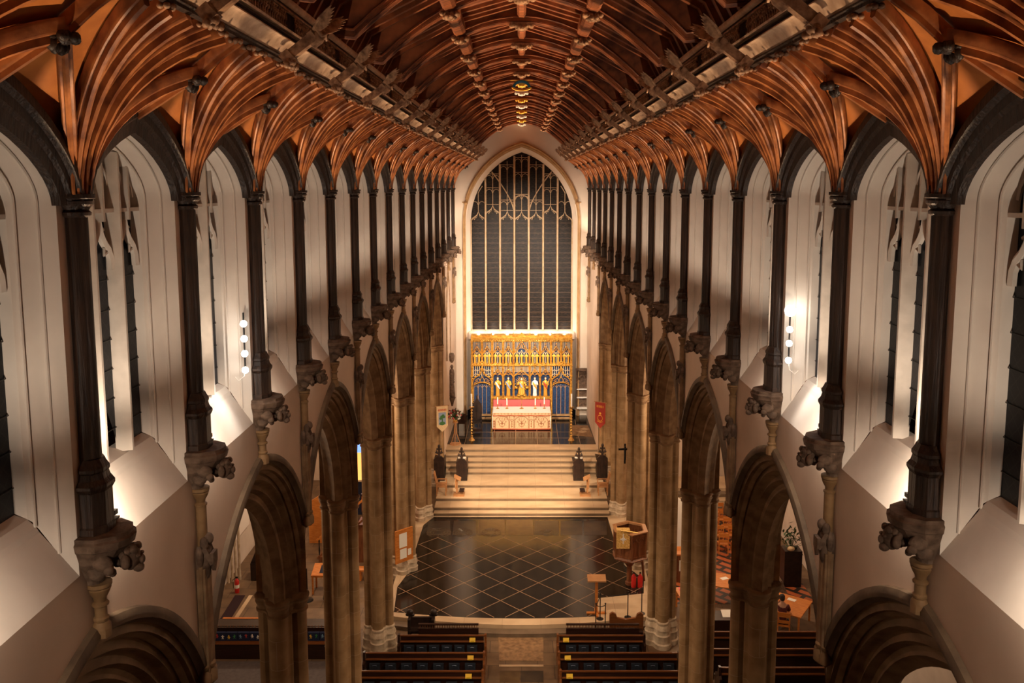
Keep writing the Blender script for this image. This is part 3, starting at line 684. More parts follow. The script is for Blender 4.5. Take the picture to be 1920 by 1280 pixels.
# angels on short hammer beams
def angel(s):
    f = -s; e = E('roof_angel')
    a, b = V((f*-.02, 0, -.02)), V((f*.42, 0, .33))
    m = M(); m.bar(a, b, .15, .15); m.bar(a+V((f*-.05, 0, -.05)), a+V((f*.08, 0, .06)), .19, .19); m.bar(b-V((f*.07, 0, .055)), b, .18, .17)
    m.build('hammer_beam', carved_oak, e)
    d = M(); d.ball((f*.02, 0, -.08), (.10, .12, .09), 10, 7)
    for q in range(4): d.ball((f*(.0+.03*q), .07*(q-1.5), -.14), (.05, .04, .06), 6, 5)
    d.build('leaf_boss', carved_oak, e, 60)
    g = M(); g.tube([b+V((f*-.06, 0, -.16)), b+V((f*.03, 0, -.05)), b+V((f*.08, 0, .06)), b+V((f*.09, 0, .13))], [.07, .10, .085, .045], 10)
    for sg in (-1, 1): g.tube([b+V((f*.06, sg*.08, .07)), b+V((f*.12, sg*.10, -.02)), b+V((f*.18, sg*.03, .02))], [.035, .03, .022], 7)
    g.prism([(-.05, b.z+.04), (.05, b.z+.04), (.055, b.z-.03), (0, b.z-.09), (-.055, b.z-.03)], 'x', b.x+f*.15, b.x+f*.18)
    g.build('body', carved_oak, e, 60)
    h = M(); c = b+V((f*.12, 0, .19)); h.ball(c, (.055, .05, .065), 10, 8); h.ball(c+V((f*.05, 0, -.01)), (.015, .012, .02), 6, 4)
    for q in range(8): a2 = q*pi/4; h.ball(c+V((f*-.01+.045*cos(a2), .05*sin(a2), .05)), (.018, .018, .03), 5, 4)
    h.build('head', carved_oak, e, 60)
    for sg in (-1, 1):
        w = M(); root = b+V((f*.0, sg*.07, .06)); tip = b+V((f*.34, sg*.42, .38))
        up = V((f*.5, -sg*.9, .0)).normalized(); ax = tip-root; wd = ax.cross(V((f*.4, sg*.6, -.3))).normalized()
        wd = ax.cross(wd).normalized(); wd = V((-f*.25, sg*.1, .9)); wd = (wd-ax.normalized()*wd.dot(ax.normalized())).normalized()
        nn = ax.cross(wd).normalized()
        for q in range(8):                               # overlapping feathers
            u0 = .04+.10*q; p = root+ax*u0; wl = (.15+.09*sin(q/7*pi))*(1-.45*q/8)
            q1 = p+ax*(.24+.04*q/8)+wd*wl*(-.75); q0 = p+wd*.035
            w.add([p-nn*.012-wd*.02, p+nn*.012-wd*.02, q0+nn*.012, q0-nn*.012, p+ax*.15-wd*wl*.62-nn*.006, p+ax*.15-wd*wl*.62+nn*.006, q1+ax*.05+nn*.004, q1+ax*.05-nn*.004],
                  [(0, 1, 2, 3), (0, 4, 5, 1), (4, 7, 6, 5), (2, 6, 7, 3), (0, 3, 7, 4), (1, 5, 6, 2)])
        w.tube([root+wd*.03, root+ax*.4+wd*.05, root+ax*.8+wd*.02, tip], [.025, .028, .02, .006], 6)
        w.add([root-nn*.008, root+ax*.45-wd*.10-nn*.006, tip, root+ax*.5+wd*.05-nn*.006, root+nn*.008, root+ax*.45-wd*.10+nn*.006, tip+nn*.002, root+ax*.5+wd*.05+nn*.006],
              [(0, 1, 2, 3), (4, 7, 6, 5), (0, 4, 5, 1), (1, 5, 6, 2), (2, 6, 7, 3), (3, 7, 4, 0)])
        w.build('wing', carved_oak, e, 50)
    return e
A0 = {}
for s in (-1, 1):
    for k, i in enumerate(NB):
        y = dy(i, s); x = s*(3.0-taper(y)); lab = 'carved winged angel on a short beam end, %s side, %s' % (SIDE[s], nth(k))
        if s not in A0: A0[s] = e = angel(s); e.location = (x, y, 17.66); e.scale = (.85, .85, .8); tag(e, lab, 'angel', 'carved angels on the hammer beams')
        else: e = dup(A0[s], (x, y, 17.66), lab)
# trusses, ridge beam, purlins, rafters
def zin(x): return 3.72-.18*x*x
TR = None
for k, i in enumerate(NB):
    y = 8.75+BAY*i; lab = 'arched oak roof truss spanning the nave, %s' % nth(k)
    if TR is None:
        e = TR = E('roof_truss', (0, y, 16), atan2(.058, 1), lab, 'truss', 'arched trusses of the nave roof')
        for sg in (-1, 1):
            xs3 = [.0+.3*j for j in range(10)]
            m = M(); lo = [(sg*x, zin(x)) for x in xs3]+[(sg*3.08, 2.44)]
            hi = [(sg*x, 4.13-.285*x if x < 1.4 else 3.73-(x-1.4)*.52) for x in xs3]+[(sg*3.16, 2.6)]
            for y0 in (-.07, .07): m.grid([[(x, y0, z) for x, z in lo], [(x, y0, z) for x, z in hi]])
            m.grid([[(x, -.07, z) for x, z in lo], [(x, .07, z) for x, z in lo]])
            m.tube([(x, 0, z-.015) for x, z in lo], .05, 6)
            for y0 in (-.10, .10): m.tube([(x, y0, z+.09) for x, z in lo], .022, 5)
            m.build('arch_brace', roof_oak, e, 40)
            b = M(); boss(b, (sg*1.40, 0, zin(1.4)-.10), .13)
            for q in range(4): b.ball((sg*1.4+.10*(q-1.5), 0, zin(1.4)-.05), (.07, .12, .06), 7, 5)
            b.build('purlin_boss', carved_oak, e, 60)
        b = M(); boss(b, (0, 0, 3.58), .13)
        b.box(-.24, .24, -.10, .10, 3.62, 3.69)
        for q in range(5): b.ball((.11*(q-2), 0, 3.62), (.07, .11, .06), 7, 5)
        bo = b.build('ridge_boss', carved_oak, e, 60)
    else:
        e = dup(TR, (0, y, 16), lab, scale=(kx(y), 1, 1))
    if i >= 8:
        for ch in e.children:
            if ch.name.startswith('ridge_boss'):
                ch.data = ch.data.copy(); ch.data.materials[0] = [gold2, white][i % 2]; ch['label'] = ['gilded carved boss', 'white painted carved boss'][i % 2]
yb = 8.75+8*BAY-.25
m = M(); m.tube([(.30*cos(pi*j/12), 0, .14*sin(pi*j/12)) for j in range(25)], .06, 6, True)
r0 = E('painted_boss_ring', (0, yb, 19.50), 0, 'blue and gilt painted ring boss hanging at the roof ridge', 'boss')
M().tube([(.27*cos(pi*j/12), 0, .20*sin(pi*j/12)) for j in range(13)], .05, 6).build('blue_band', mat('bright_blue', (.02, .22, .42), .4), r0, 50)['label'] = 'blue half ring'
m2 = M(); m2.tube([(.32*cos(pi+pi*j/12), 0, .10*sin(pi+pi*j/12)) for j in range(13)], .04, 6); m2.tube([(-.4, .05, .24), (.4, .05, .24)], .02, 6); m2.build('gilt_band', gold2, r0, 50)
def along(prof, name, matl, lab, cat, x0=0):
    m = M(); ys = [4.5, 25, 34, 43, EY]
    m.grid([[((x)*kx(y), y+.058*x*(y < 50), 16+z) for y in ys] for x, z in prof+[prof[0]]])
    return tag(m.build(name, matl), lab, cat)
along([(-.10, 4.15), (-.10, 3.85), (-.05, 3.78), (.05, 3.78), (.10, 3.85), (.10, 4.15)], 'ridge_beam', roof_oak, 'long oak ridge beam along the middle of the roof', 'beam')
for s in (-1, 1):
    along([(s*(1.4+a), 3.62+b) for a, b in ((-.12, .12), (-.14, -.16), (-.08, -.22), (.06, -.26), (.12, -.22), (.12, .04))], 'purlin', roof_oak, 'heavy oak purlin on the %s slope of the roof' % SIDE[s], 'beam')
r0 = None
for i in range(0, 15):
    for q in range(6):
        y = 8.75+BAY*i+.25+(BAY-.5)*q/5
        if r0 is None:
            m = M()
            for sg in (-1, 1):
                pl = [(0, 4.12), (1.4, 3.72), (2.9, 2.94), (3.25, 2.3)]
                for (a, b), (c, d) in zip(pl, pl[1:]): m.bar((sg*a, 0, b-.05), (sg*c, 0, d-.05), .11, .12, (0, 1, 0))
            r0 = e = m.build('rafter_pair', roof_oak, loc=(0, y, 16), rz=atan2(.058, 1)); tag(e, 'pair of plain oak rafters below the dark roof boarding between trusses', 'rafters', 'common rafters of the nave roof')
        else: e = dup(r0, (0, y, 16), scale=(kx(y), 1, 1))
# ================================================================= FLOORS AND STEPS
def poly(name, pix, h, m, th=.15, **k):
    p = [G(x, y, h)[:2] for x, y in pix]; q = M(); q.prism(p, 'z', h-th, h); return q.build(name, m)
# platform with the curved front
def arc_y(t, y0, ym): return ym-(ym-y0)*t*t
rim = [G(978+(t*262), arc_y(t, 1152, 1171), .3)[:2] for t in [j/10-1 for j in range(21)]]
rim2 = [(x*1.01, y-.36) for x, y in rim]
back = G(978, 969, .3)[1]+.3
q = M(); q.prism([(5.1, back), (-5.1, back), (-5.1, rim[0][1])]+rim+[(5.1, rim[-1][1])], 'z', .15, .30)
tag(q.build('platform', step_stone), 'cream stone platform with a curved front edge below the black floor', 'platform')
q = M(); q.prism([(5.0, back), (-5.0, back), (-5.0, rim2[0][1])]+rim2+[(5.0, rim2[-1][1])], 'z', 0, .15)
tag(q.build('platform_step', riser_stone_shaded), 'grey curved lower step in front of the cream platform', 'step')
blk = [(813, 969), (1139, 969), (1151, 1010), (1172, 1060), (1207, 1085), (1207, 1112), (1118, 1121), (1120, 1155)]
blk += [(978+t*240, arc_y(t, 1147, 1159)) for t in [.5-.15*j for j in range(0, 11)]][1:]
blk += [(739, 1143), (745, 1100), (768, 1070), (779, 1030), (794, 984)]
z = .304
pts = [G(x, y, z)[:2] for x, y in blk]
q = M(); q.prism(pts, 'z', .30, z)
bf = tag(q.build('black_marble_floor', marble), 'polished black marble floor with pale diagonal lines before the steps', 'floor')
def inside(x, y):
    c = False; n = len(pts)
    for a in range(n):
        (x0, y0), (x1, y1) = pts[a], pts[a-1]
        if (y0 > y) != (y1 > y) and x < (x1-x0)*(y-y0)/(y1-y0)+x0: c = not c
    return c
g = M(); o = V(G(943, 1033.5, z)[:2]+(0,)); D = .5*(G(1007.2, 1033.5, z)[0]-G(943, 1033.5, z)[0]); Dy = D
ytop = G(978, 1005.5, z)[1]
for a in range(-14, 15):
    for d_ in (1, -1):
        run = None; c0 = o.x+2*D*a
        for j in range(-140, 141):
            x = c0+j*.07; y = o.y+d_*j*.07
            ok = inside(x, y) and y < ytop
            if ok and run is None: run = (x, y)
            if not ok and run is not None:
                if abs(x-run[0]) > .15: g.bar((run[0], run[1], z+.001), (x-.07, y-d_*.07, z+.001), .022, .004)
                run = None
g.build('inlaid_lines', line_m, bf)
g = M()
for x0, x1, y0, y1, mm in ((800, 845, 976, 1003, 0), (848, 893, 976, 1003, 0), (896, 947, 974, 1003, 1), (949, 1000, 974, 1003, 1), (1002, 1048, 976, 1003, 0), (1051, 1092, 976, 1003, 0), (1095, 1138, 976, 1003, 0)):
    q = M(); q.prism([G(a, b, z+.003)[:2] for a, b in ((x0, y1), (x1, y1), (x1-1, y0), (x0+ (3 if x0 < 900 else 0), y0))], 'z', z, z+.003); q.build('ledger_slab', ledger2 if mm else ledger, bf)
for px, py, r in ((823, 998, .55), (868, 998, .45), (921, 998, .45), (1025, 998, .35)):
    c = G(px, py, z+.005); q = M()
    for k in (1, .72, .45):
        q.tube([(c[0]+r*k*cos(pi*j/12), c[1]+r*k*sin(pi*j/12), c[2]) for j in range(24)], .012, 4, True)
    for j in range(8): q.tube([(c[0]+r*.45*cos(pi*j/4), c[1]+r*.45*sin(pi*j/4), c[2]), (c[0]+r*.98*cos(pi*j/4), c[1]+r*.98*sin(pi*j/4), c[2])], .01, 4)
    q.build('carved_roundel', ledger2, bf)
# chancel steps
ST = [(962, .45), (951, .60), (934, .75), (909, .90), (884.5, 1.05), (873.7, 1.20), (863.7, 1.35), (852.8, 1.50), (842, 1.65)]
SN = ['lowest', 'second', 'third', 'fourth', 'fifth', 'sixth', 'seventh', 'eighth', 'ninth and topmost']
for k, (py, h) in enumerate(ST):
    y0 = G(978, py, h)[1]; y1 = G(978, ST[k+1][0], ST[k+1][1])[1]+.1 if k < 8 else 48.0
    q = M(); q.box(-4.22, 4.22, y0, y1, h-.04, h); e = E('chancel_step', (0, y0, h-.15), 0, 'wide pale stone chancel step, %s of the flight' % SN[k], 'step', 'steps up to the altar')
    q.map(lambda x, y, zz: (x, y-y0, zz-h+.15)).build('tread', step_stone, e)
    M().box(-4.22, 4.22, .03, .12, .0, .11).build('riser', riser_stone_shaded, e)
ys = G(978, 832.5, 1.655)[1]
sf = tag(M().box(-4.2, 4.2, ys, 53, 1.55, 1.655).build('sanctuary_floor', marble), 'polished black stone floor around the altar', 'floor')
q = M()
for x in (-3.2, -1.6, -.35, .9, 2.1, 3.3): q.box(x-.012, x+.012, ys, 52, 1.655, 1.659)
for y in (ys+1.2, ys+2.4): q.box(-4.1, 4.1, y-.012, y+.012, 1.655, 1.659)
q.build('joint_lines', line_m, sf)
pa = [G(*p, 1.66)[:2] for p in ((1072, 816), (1112, 819), (1102, 797), (1072, 797))]
q = M(); q.prism(pa, 'z', 1.655, 1.66); pt = tag(q.build('inlaid_slab', ledg3), 'sandy inlaid floor slab with white lozenges right of the altar', 'floor slab')
for px, py in ((1096, 804), (1091, 809)):
    c = G(px, py, 1.665); q = M(); q.prism([(c[0]-.32, c[1]), (c[0], c[1]-.3), (c[0]+.32, c[1]), (c[0], c[1]+.3)], 'z', 1.66, 1.664); q.build('lozenge', step_stone, pt)
tag(poly('aisle_ledger_stone', [(936, 1238), (1019, 1238), (1019, 1186), (934, 1186)], .012, ledg3, .01), 'worn brown grave slab in the central aisle between the pews', 'floor slab')
tag(poly('aisle_ledger_stone', [(937, 1278), (974, 1278), (974, 1257), (937, 1257)], .012, ledger2, .01), 'brown grave slab left of the dark one at the bottom of the aisle', 'floor slab')
tag(poly('aisle_ledger_stone', [(976, 1278), (1019, 1278), (1019, 1257), (976, 1257)], .012, ledger, .01), 'dark grave slab at the bottom of the central aisle', 'floor slab')
q = M()
for a, b, c, d in ((934, 1186, 1019, 1188), (936, 1247, 1019, 1249)):
    p0, p1 = G(a, b, .02), G(c, d, .02); q.box(p0[0], p1[0], p1[1], p0[1]+.05, .012, .02)
tag(q.build('pale_floor_strips', step_stone), 'pale stone strips framing the brown grave slab', 'floor strip')

# ================================================================= REREDOS
RY = 52.15; Z0 = 1.655
def RX(px): return (px-717)/186.5
def RZ(py): return Z0+(1065-py)/184.0
rd = E('reredos', (0, RY, Z0), 0, 'tall gilded carved altar screen with tiers of niches below the east window', 'altar screen')
def rb(m, name, matl, parent=rd, sm=None):
    m.map(lambda x, y, zz: (x, y-RY, zz-Z0)); return m.build(name, matl, parent, sm)
q = M(); q.box(-3.1, 3.1, RY+.18, RY+.26, Z0, 6.6); rb(q, 'back_panel', blue)
q = M()
cols = [-3.07, -2.44, -1.81, -1.14, -.50, .50, 1.14, 1.81, 2.44, 3.07]
for x in cols:
    z_lo = RZ(815) if abs(x) < 1.7 else (RZ(445) if 2 < abs(x) < 3 else Z0)
    q.box(x-.06, x+.06, RY-.06, RY+.2, z_lo, RZ(150)); q.prism([(x-.035, RY-.06), (x+.035, RY-.06), (x, RY-.12)], 'z', z_lo, RZ(160))
    for zz in (RZ(160), RZ(437), RZ(560)):
        if zz > z_lo: q.box(x-.08, x+.08, RY-.13, RY+.05, zz-.04, zz+.02)
rb(q, 'uprights', gold)
q = M()
for z0, z1, pr in ((RZ(437), RZ(425), .12), (RZ(447), RZ(437), .08), (RZ(150), RZ(140), .1), (RZ(165), RZ(158), .06), (RZ(828), RZ(815), .14)):
    w = 3.1 if z0 > RZ(500) else 1.85
    q.box(-w, w, RY-pr, RY+.2, z0, z1)
for j in range(44):
    x = -3.03+j*.141; q.ball((x, RY-.10, RZ(152)), (.035, .03, .035), 6, 4)
    q.ball((x, RY-.12, RZ(430)), (.03, .03, .03), 6, 4)
for x in [c+.5*d for c, d in zip(cols, [.63, .63, .67, .64, 1.0, .64, .67, .63, .63])]:
    q.ball((x, RY-.13, RZ(432)), (.07, .05, .05), 8, 5)
rb(q, 'transoms', gold)
q = M(); q.box(-3.12, 3.12, RY-.14, RY+.3, RZ(140), RZ(128)); q.box(-1.9, 1.9, RY-.22, RY+.3, RZ(128), RZ(112)); q.box(-3.12, 3.12, RY-.16, RY+.5, RZ(128), RZ(116))
q.box(-3.12, 3.12, RY-.05, RY+.5, RZ(116), RZ(92))
for x in (-1.85, -.50, .50, 1.85): q.prism([(x-.04, RZ(92)), (x+.04, RZ(92)), (x, RZ(55))], 'y', RY-.1, RY-.02)
q.prism([(-.18, RZ(92)), (.18, RZ(92)), (0, RZ(60))], 'y', RY-.1, RY)
rb(q, 'cornice', gold)
def niche_arch(q, x, hw, zs, rise, y, r=.022, crock=True, cusp=True):
    pts = []
    for j in range(13):
        t = 1-j/6; a = abs(t)
        zz = zs+rise*(1-a**1.6)*.78+(rise*.22*(max(0, 1-a*2.2))); pts.append((x+hw*t, y, zz))
    q.tube(pts, r, 6)
    if cusp:
        for sg in (-1, 1):
            q.tube([(x+sg*hw*.95, y, zs), (x+sg*hw*.5, y, zs+rise*.22), (x+sg*hw*.55, y, zs+rise*.45)], r*.6, 5)
            q.tube([(x+sg*hw*.5, y, zs+rise*.3), (x+sg*hw*.12, y, zs+rise*.42), (x, y, zs+rise*.78)], r*.6, 5)
    if crock:
        for p in pts[1::2]: q.ball((p[0], y-.02, p[2]+.03), (.028, .028, .028), 5, 4)
        q.tube([(x, y, zs+rise), (x, y, zs+rise+.14)], .014, 5); q.ball((x, y-.01, zs+rise+.15), (.04, .03, .04), 6, 4)
bays = [((a+b)/2, (b-a)/2-.06) for a, b in zip(cols, cols[1:])]
qw = M()
for x, hw in bays:
    qg = M()
    ctr = abs(x) < .1
    zs = RZ(300) if not ctr else RZ(290)
    niche_arch(qg, x, hw, zs, .44 if not ctr else .66, RY-.08, .026)
    for k in range(7 if not ctr else 11):                       # pierced uprights behind the gables
        xx = x-hw+(2*hw)*(k+.5)/(7 if not ctr else 11)
        qw.box(xx-.009, xx+.009, RY+.02, RY+.05, RZ(300 if abs(xx-x) > hw*.5 else 250), RZ(165))
    nn = 2 if not ctr else 3
    for k in range(nn):
        xc = x-hw+2*hw*(k+.5)/nn; h2 = hw/nn
        niche_arch(qw, xc, h2*.95, RZ(310), .20, RY-.03, .016, False, False)
        qw.tube([(xc-h2*.6, RY-.0, RZ(300)), (xc, RY, RZ(262)), (xc+h2*.6, RY, RZ(300))], .012, 5)
        qg.box(xc-h2*.75, xc+h2*.75, RY-.12, RY+.1, RZ(425), RZ(412))
        if k: qw.box(x-hw+2*hw*k/nn-.012, x-hw+2*hw*k/nn+.012, RY-.06, RY, RZ(415), RZ(285))
    rb(qg, 'gilded_canopy', gold, sm=60)
for x, hw in bays[2:7]:                                   # lower tier canopies over the five large figures
    ctr = abs(x) < .1; qg = M()
    niche_arch(qg, x, hw, RZ(555), .40 if not ctr else .32, RY-.14, .03)
    for sg in (-1, 1): qg.tube([(x+sg*hw*.9, RY-.14, RZ(550)), (x+sg*hw*.5, RY-.22, RZ(535)), (x, RY-.24, RZ(545))], .02, 5)
    for k in range(9 if not ctr else 15):
        nk = 9 if not ctr else 15
        xx = x-hw+(2*hw)*(k+.5)/nk; qw.box(xx-.010, xx+.010, RY+.02, RY+.05, RZ(520), RZ(447))
    qg.box(x-hw, x+hw, RY-.16, RY+.1, RZ(815), RZ(798))
    rb(qg, 'gilded_canopy', gold, sm=60)
for sg in (-1, 1):                                         # tracery over the doors
    for x in (sg*2.72, sg*2.15):
        for k in range(5):
            xx = x-.24+.12*k; qw.box(xx-.012, xx+.012, RY+.0, RY+.04, RZ(570), RZ(447))
        for k in range(2):
            for zz in (RZ(500), RZ(545)): qw.tube([(x-.24+.24*k, RY, zz-.05), (x-.12+.24*k, RY, zz+.06), (x+.24*k, RY, zz-.05)], .014, 5)
rb(qw, 'tracery', pale_gold, sm=60)
# the two doors of the screen
for sg, lb in ((-1, 'left'), (1, 'right')):
    x = sg*2.44; d = E('screen_door', (0, 0, 0)); d.parent = rd
    q = M(); q.box(x-.5, x+.5, RY+.10, RY+.14, RZ(1010), RZ(690)); q.tube([(x-.5, RY+.12, RZ(690)), (x-.3, RY+.12, RZ(668)), (x, RY+.12, RZ(655)), (x+.3, RY+.12, RZ(668)), (x+.5, RY+.12, RZ(690))], .04, 5)
    q.prism([(x-.5, RZ(690)), (x+.5, RZ(690)), (x+.3, RZ(665)), (x, RZ(652)), (x-.3, RZ(665))], 'y', RY+.10, RY+.14); rb(q, 'door_panel', blue, rd).parent = d
    q = M()
    for k in range(5): q.box(x-.52+.26*k-.012, x-.52+.26*k+.012, RY+.03, RY+.10, RZ(1012), RZ(664))
    for k in range(4): niche_arch(q, x-.39+.26*k, .12, RZ(700), .12, RY+.05, .012, False, False)
    q.box(x-.56, x+.56, RY-.02, RY+.14, RZ(1030), RZ(1012)); q.box(x-.56, x+.56, RY+.04, RY+.14, Z0, RZ(1050)); rb(q, 'door_bars', jamb_stone, rd).parent = d
    q = M()                                                # ogee head
    P = [(.60, RZ(690)), (.60, RZ(640)), (.54, RZ(600)), (.40, RZ(575)), (.22, RZ(555)), (.10, RZ(530)), (.04, RZ(490)), (0, RZ(430))]
    for s2 in (-1, 1):
        q.tube([(x+s2*a, RY-.10, b) for a, b in P], .042, 6)
        q.box(x+s2*.60-.045, x+s2*.60+.045, RY-.10, RY+.1, Z0, RZ(690))
        for a, b in P[1:7]: q.ball((x+s2*(a+.04), RY-.14, b+.05), (.05, .04, .05), 6, 5)
        q.tube([(x+s2*.5, RY-.05, RZ(650)), (x+s2*.3, RY-.05, RZ(618)), (x+s2*.18, RY-.05, RZ(640)), (x+s2*.1, RY-.05, RZ(600)), (x, RY-.05, RZ(570))], .024, 5)
        q.tube([(x+s2*.45, RY-.05, RZ(620)), (x+s2*.22, RY-.05, RZ(590)), (x+s2*.08, RY-.05, RZ(630))], .018, 5)
    q.tube([(x-.52, RY-.04, RZ(670)), (x-.3, RY-.04, RZ(645)), (x, RY-.04, RZ(636)), (x+.3, RY-.04, RZ(645)), (x+.52, RY-.04, RZ(670))], .04, 6)
    for k in range(6): q.ball((x+.09*cos(k*pi/3), RY-.16, RZ(405)+.07*sin(k*pi/3)), (.06, .05, .05), 6, 5)
    q.box(x-.12, x+.12, RY-.2, RY-.05, RZ(430), RZ(420)); q.ball((x, RY-.16, RZ(380)), (.05, .05, .07), 6, 5)
    rb(q, 'ogee_head', gold, rd, 60).parent = d
# figures
def statue(h, robe, gar=None, seated=False, arm=0, k=0):
    e = E('statue'); q = M(); u = h/1.7
    if not seated:
        q.lathe([(.16*u, 0), (.20*u, .04*u), (.17*u, .3*u), (.16*u, .6*u), (.19*u, .9*u), (.17*u, 1.05*u), (.19*u, 1.28*u), (.15*u, 1.40*u), (.06*u, 1.46*u)], 0, 0, 12, sy=.75)
        for a in range(5): q.tube([((-.12+.06*a)*u, -.14*u, .03*u), ((-.10+.05*a)*u, -.12*u, .8*u)], .02*u, 5)
        for sg in (-1, 1):
            hand = ((sg*.06-.05*arm)*u, -.22*u, (1.02+.12*(arm if sg > 0 else 0))*u)
            q.tube([(sg*.18*u, 0, 1.32*u), (sg*.25*u, -.06*u, 1.05*u), hand], [.075*u, .07*u, .045*u], 7)
        hz = 1.58*u
    else:
        q.lathe([(.34*u, 0), (.36*u, .1*u), (.30*u, .4*u), (.28*u, .6*u)], 0, -.1*u, 12, sy=.8)
        q.lathe([(.24*u, .5*u), (.2*u, .8*u), (.24*u, 1.1*u), (.17*u, 1.2*u), (.07*u, 1.26*u)], 0, 0, 12, sy=.7)
        for sg in (-1, 1):
            q.tube([(sg*.22*u, 0, 1.12*u), (sg*.40*u, -.08*u, .85*u), (sg*.26*u, -.25*u, .95*u if sg < 0 else .8*u)], [.08*u, .07*u, .05*u], 7)
            q.tube([(sg*.12*u, -.1*u, .62*u), (sg*.16*u, -.36*u, .58*u), (sg*.16*u, -.34*u, .1*u)], [.13*u, .12*u, .10*u], 8)
        hz = 1.38*u
    q.build('robe', robe, e, 60)
    if gar:
        g2 = M(); g2.tube([(-.18*u, -.12*u, (hz-.3*u)), (0, -.19*u, hz-.62*u), (.17*u, -.14*u, hz-.9*u)], [.05*u, .09*u, .05*u], 7); g2.build('mantle', gar, e, 60)
    M().ball((0, -.02*u, hz), (.085*u, .095*u, .115*u), 10, 8).ball((0, -.11*u, hz-.01*u), (.02*u, .02*u, .03*u), 5, 4).build('head', paleface, e, 60)
    M().ball((0, .025*u, hz+.03*u), (.10*u, .10*u, .115*u), 10, 8).build('hair', gold, e, 60)
    M().box(-.2*u, .2*u, -.16*u, .16*u, -.05*u, 0).build('plinth', gold, e)
    return e
small = None; n = 0
w9 = ['leftmost', 'second from the left', 'third from the left', 'fourth from the left', 'fifth from the left', 'sixth from the left', 'seventh from the left', 'eighth from the left', 'ninth from the left', 'tenth and in the middle']
full = []
for x, hw in bays:
    nn = 3 if abs(x) < .1 else 2
    full += [x-hw+2*hw*(k+.5)/nn for k in range(nn)]
for n, x in enumerate(full):
    r = 18-n
    w_ = w9[n] if n <= 9 else w9[r].replace('left', 'right')
    lab = 'small gilded statue in the upper tier of the altar screen, '+w_
    if small is None: small = e = statue(.62, gold2); tag(e, lab, 'statue', 'small statues in the upper tier of the altar screen'); e.location = (x, RY-.02, RZ(412)+.02)
    else: e = dup(small, (x, RY-.02, RZ(412)+.02), lab)
for (x, hw), (rb_, gr, arm, seat, txt) in zip(bays[2:7], [(gold2, white, 1, 0, 'large gilded standing statue with a white mantle, leftmost of the five'), (gold2, bluelight, 0, 0, 'large gilded statue with a blue mantle holding a book, second of five'),
        (gold2, bluelight, 1, 1, 'seated crowned central statue with golden rays behind it'), (white, gold2, 1, 0, 'large statue in white and gold robes right of the seated one'), (gold2, red, 1, 0, 'large gilded standing statue holding a slanting cross, rightmost of five')]):
    e = statue(1.17, rb_, gr, bool(seat), arm); e.location = (x, RY-.06, RZ(798)+.03+(.1 if seat else 0)); tag(e, txt, 'statue', 'large statues above the altar')
    if seat:
        q = M()
        for k in range(22):
            a = 2*pi*k/22; q.bar((.20*cos(a), .14, .62+.24*sin(a)), ((.36+.06*(k % 2))*cos(a), .14, .62+(.46+.06*(k % 2))*sin(a)), .03, .02, (0, 1, 0))
        q.build('golden_rays', gold2, e)
        q = M(); q.box(-.30, .30, -.1, .12, -.12, .0)
        for sg in (-1, 1): q.ball((sg*.33, -.02, .42), (.10, .08, .08)); q.tube([(sg*.3, -.02, .42), (sg*.44, -.02, .52)], [.05, .01], 6); q.ball((sg*.16, -.12, -.05), (.12, .08, .08))
        q.build('throne', gold, e, 60)
    if 'cross' in txt:
        q = M(); q.bar((.08, -.17, .55), (.24, -.14, 1.12), .035, .03); q.build('cross', gold2, e)
# lamps on top of the screen washing the window
for k, x in enumerate([-2.68+.893*k for k in range(7)]):
    point('window_wash', (x, RY+.72, 7.13), 16, NEUT, .04)
# ================================================================= ALTAR
AY = G(978, 805.5, Z0)[1]; AW = 1.71; AH = 1.07
al = E('altar', (0, AY, Z0), 0, 'altar with an embroidered cream frontal and white cloth in the sanctuary', 'altar')
M().box(-AW+.03, AW-.03, .04, 1.30, 0, AH-.02).build('table', pew_oak, al)
fr = M().box(-AW, AW, -.015, .02, .04, AH-.10).build('frontal', frontal_m, al)
q = M(); q.box(-AW-.02, AW+.02, -.05, .04, AH-.17, AH-.015)
for j in range(35): q.box(-AW+.1*j, -AW+.1*j+.05, -.05, -.045, AH-.19, AH-.17)
q.build('superfrontal', frontal_m, al)
q = M(); q.tube([(-AW+.04*j*2.138, -.06, AH-.19-.012*sin(j*.9)) for j in range(41)], .022, 6); q.tube([(-AW, -.04, .06), (0, -.05, .05), (AW, -.04, .06)], .035, 6)
q.build('red_fringe', embroid, al, 60)
q = M()
for x, hw in ((-1.16, .40), (0, .40), (1.16, .40), (-.58, .13), (.58, .13), (-1.64, .05), (1.64, .05)):
    q.tube([(x-hw, -.025, .10)]+[(x+hw*cos(pi-pi*j/8), -.025, .52+hw*.75*sin(pi*j/8)) for j in range(9)]+[(x+hw, -.025, .10)], .016, 5)
    if hw > .3:
        q.ball((x, -.025, .40), (.07, .02, .08), 8, 6)
        q.tube([(x, -.025, .13), (x, -.025, .75)], .012, 5)
        for sg in (-1, 1):
            for z1, r1 in ((.28, .13), (.46, .2), (.60, .13)):
                q.tube([(x, -.025, z1-.08), (x+sg*r1*.7, -.025, z1-.06), (x+sg*r1*1.3, -.025, z1+.03), (x+sg*r1, -.025, z1+.09)], .014, 5); q.ball((x+sg*r1*1.1, -.025, z1+.07), (.03, .012, .03), 6, 4)
    else:
        q.tube([(x, -.025, .13), (x, -.025, .58)], .012, 5)
        for z1 in (.22, .36, .5): q.ball((x, -.025, z1), (.045, .012, .04), 6, 4)
for x in (-.86, .86, -.72, .72, -.44, .44):
    for z1 in (.62, .72, .80): q.ball((x, -.025, z1), (.035, .012, .03), 6, 4)
for j in range(17): q.ball((-1.6+.2*j, -.055, AH-.09), (.035 if j % 4 else .06, .012, .03), 6, 4)
q.build('embroidery', embroid2, al, 60)
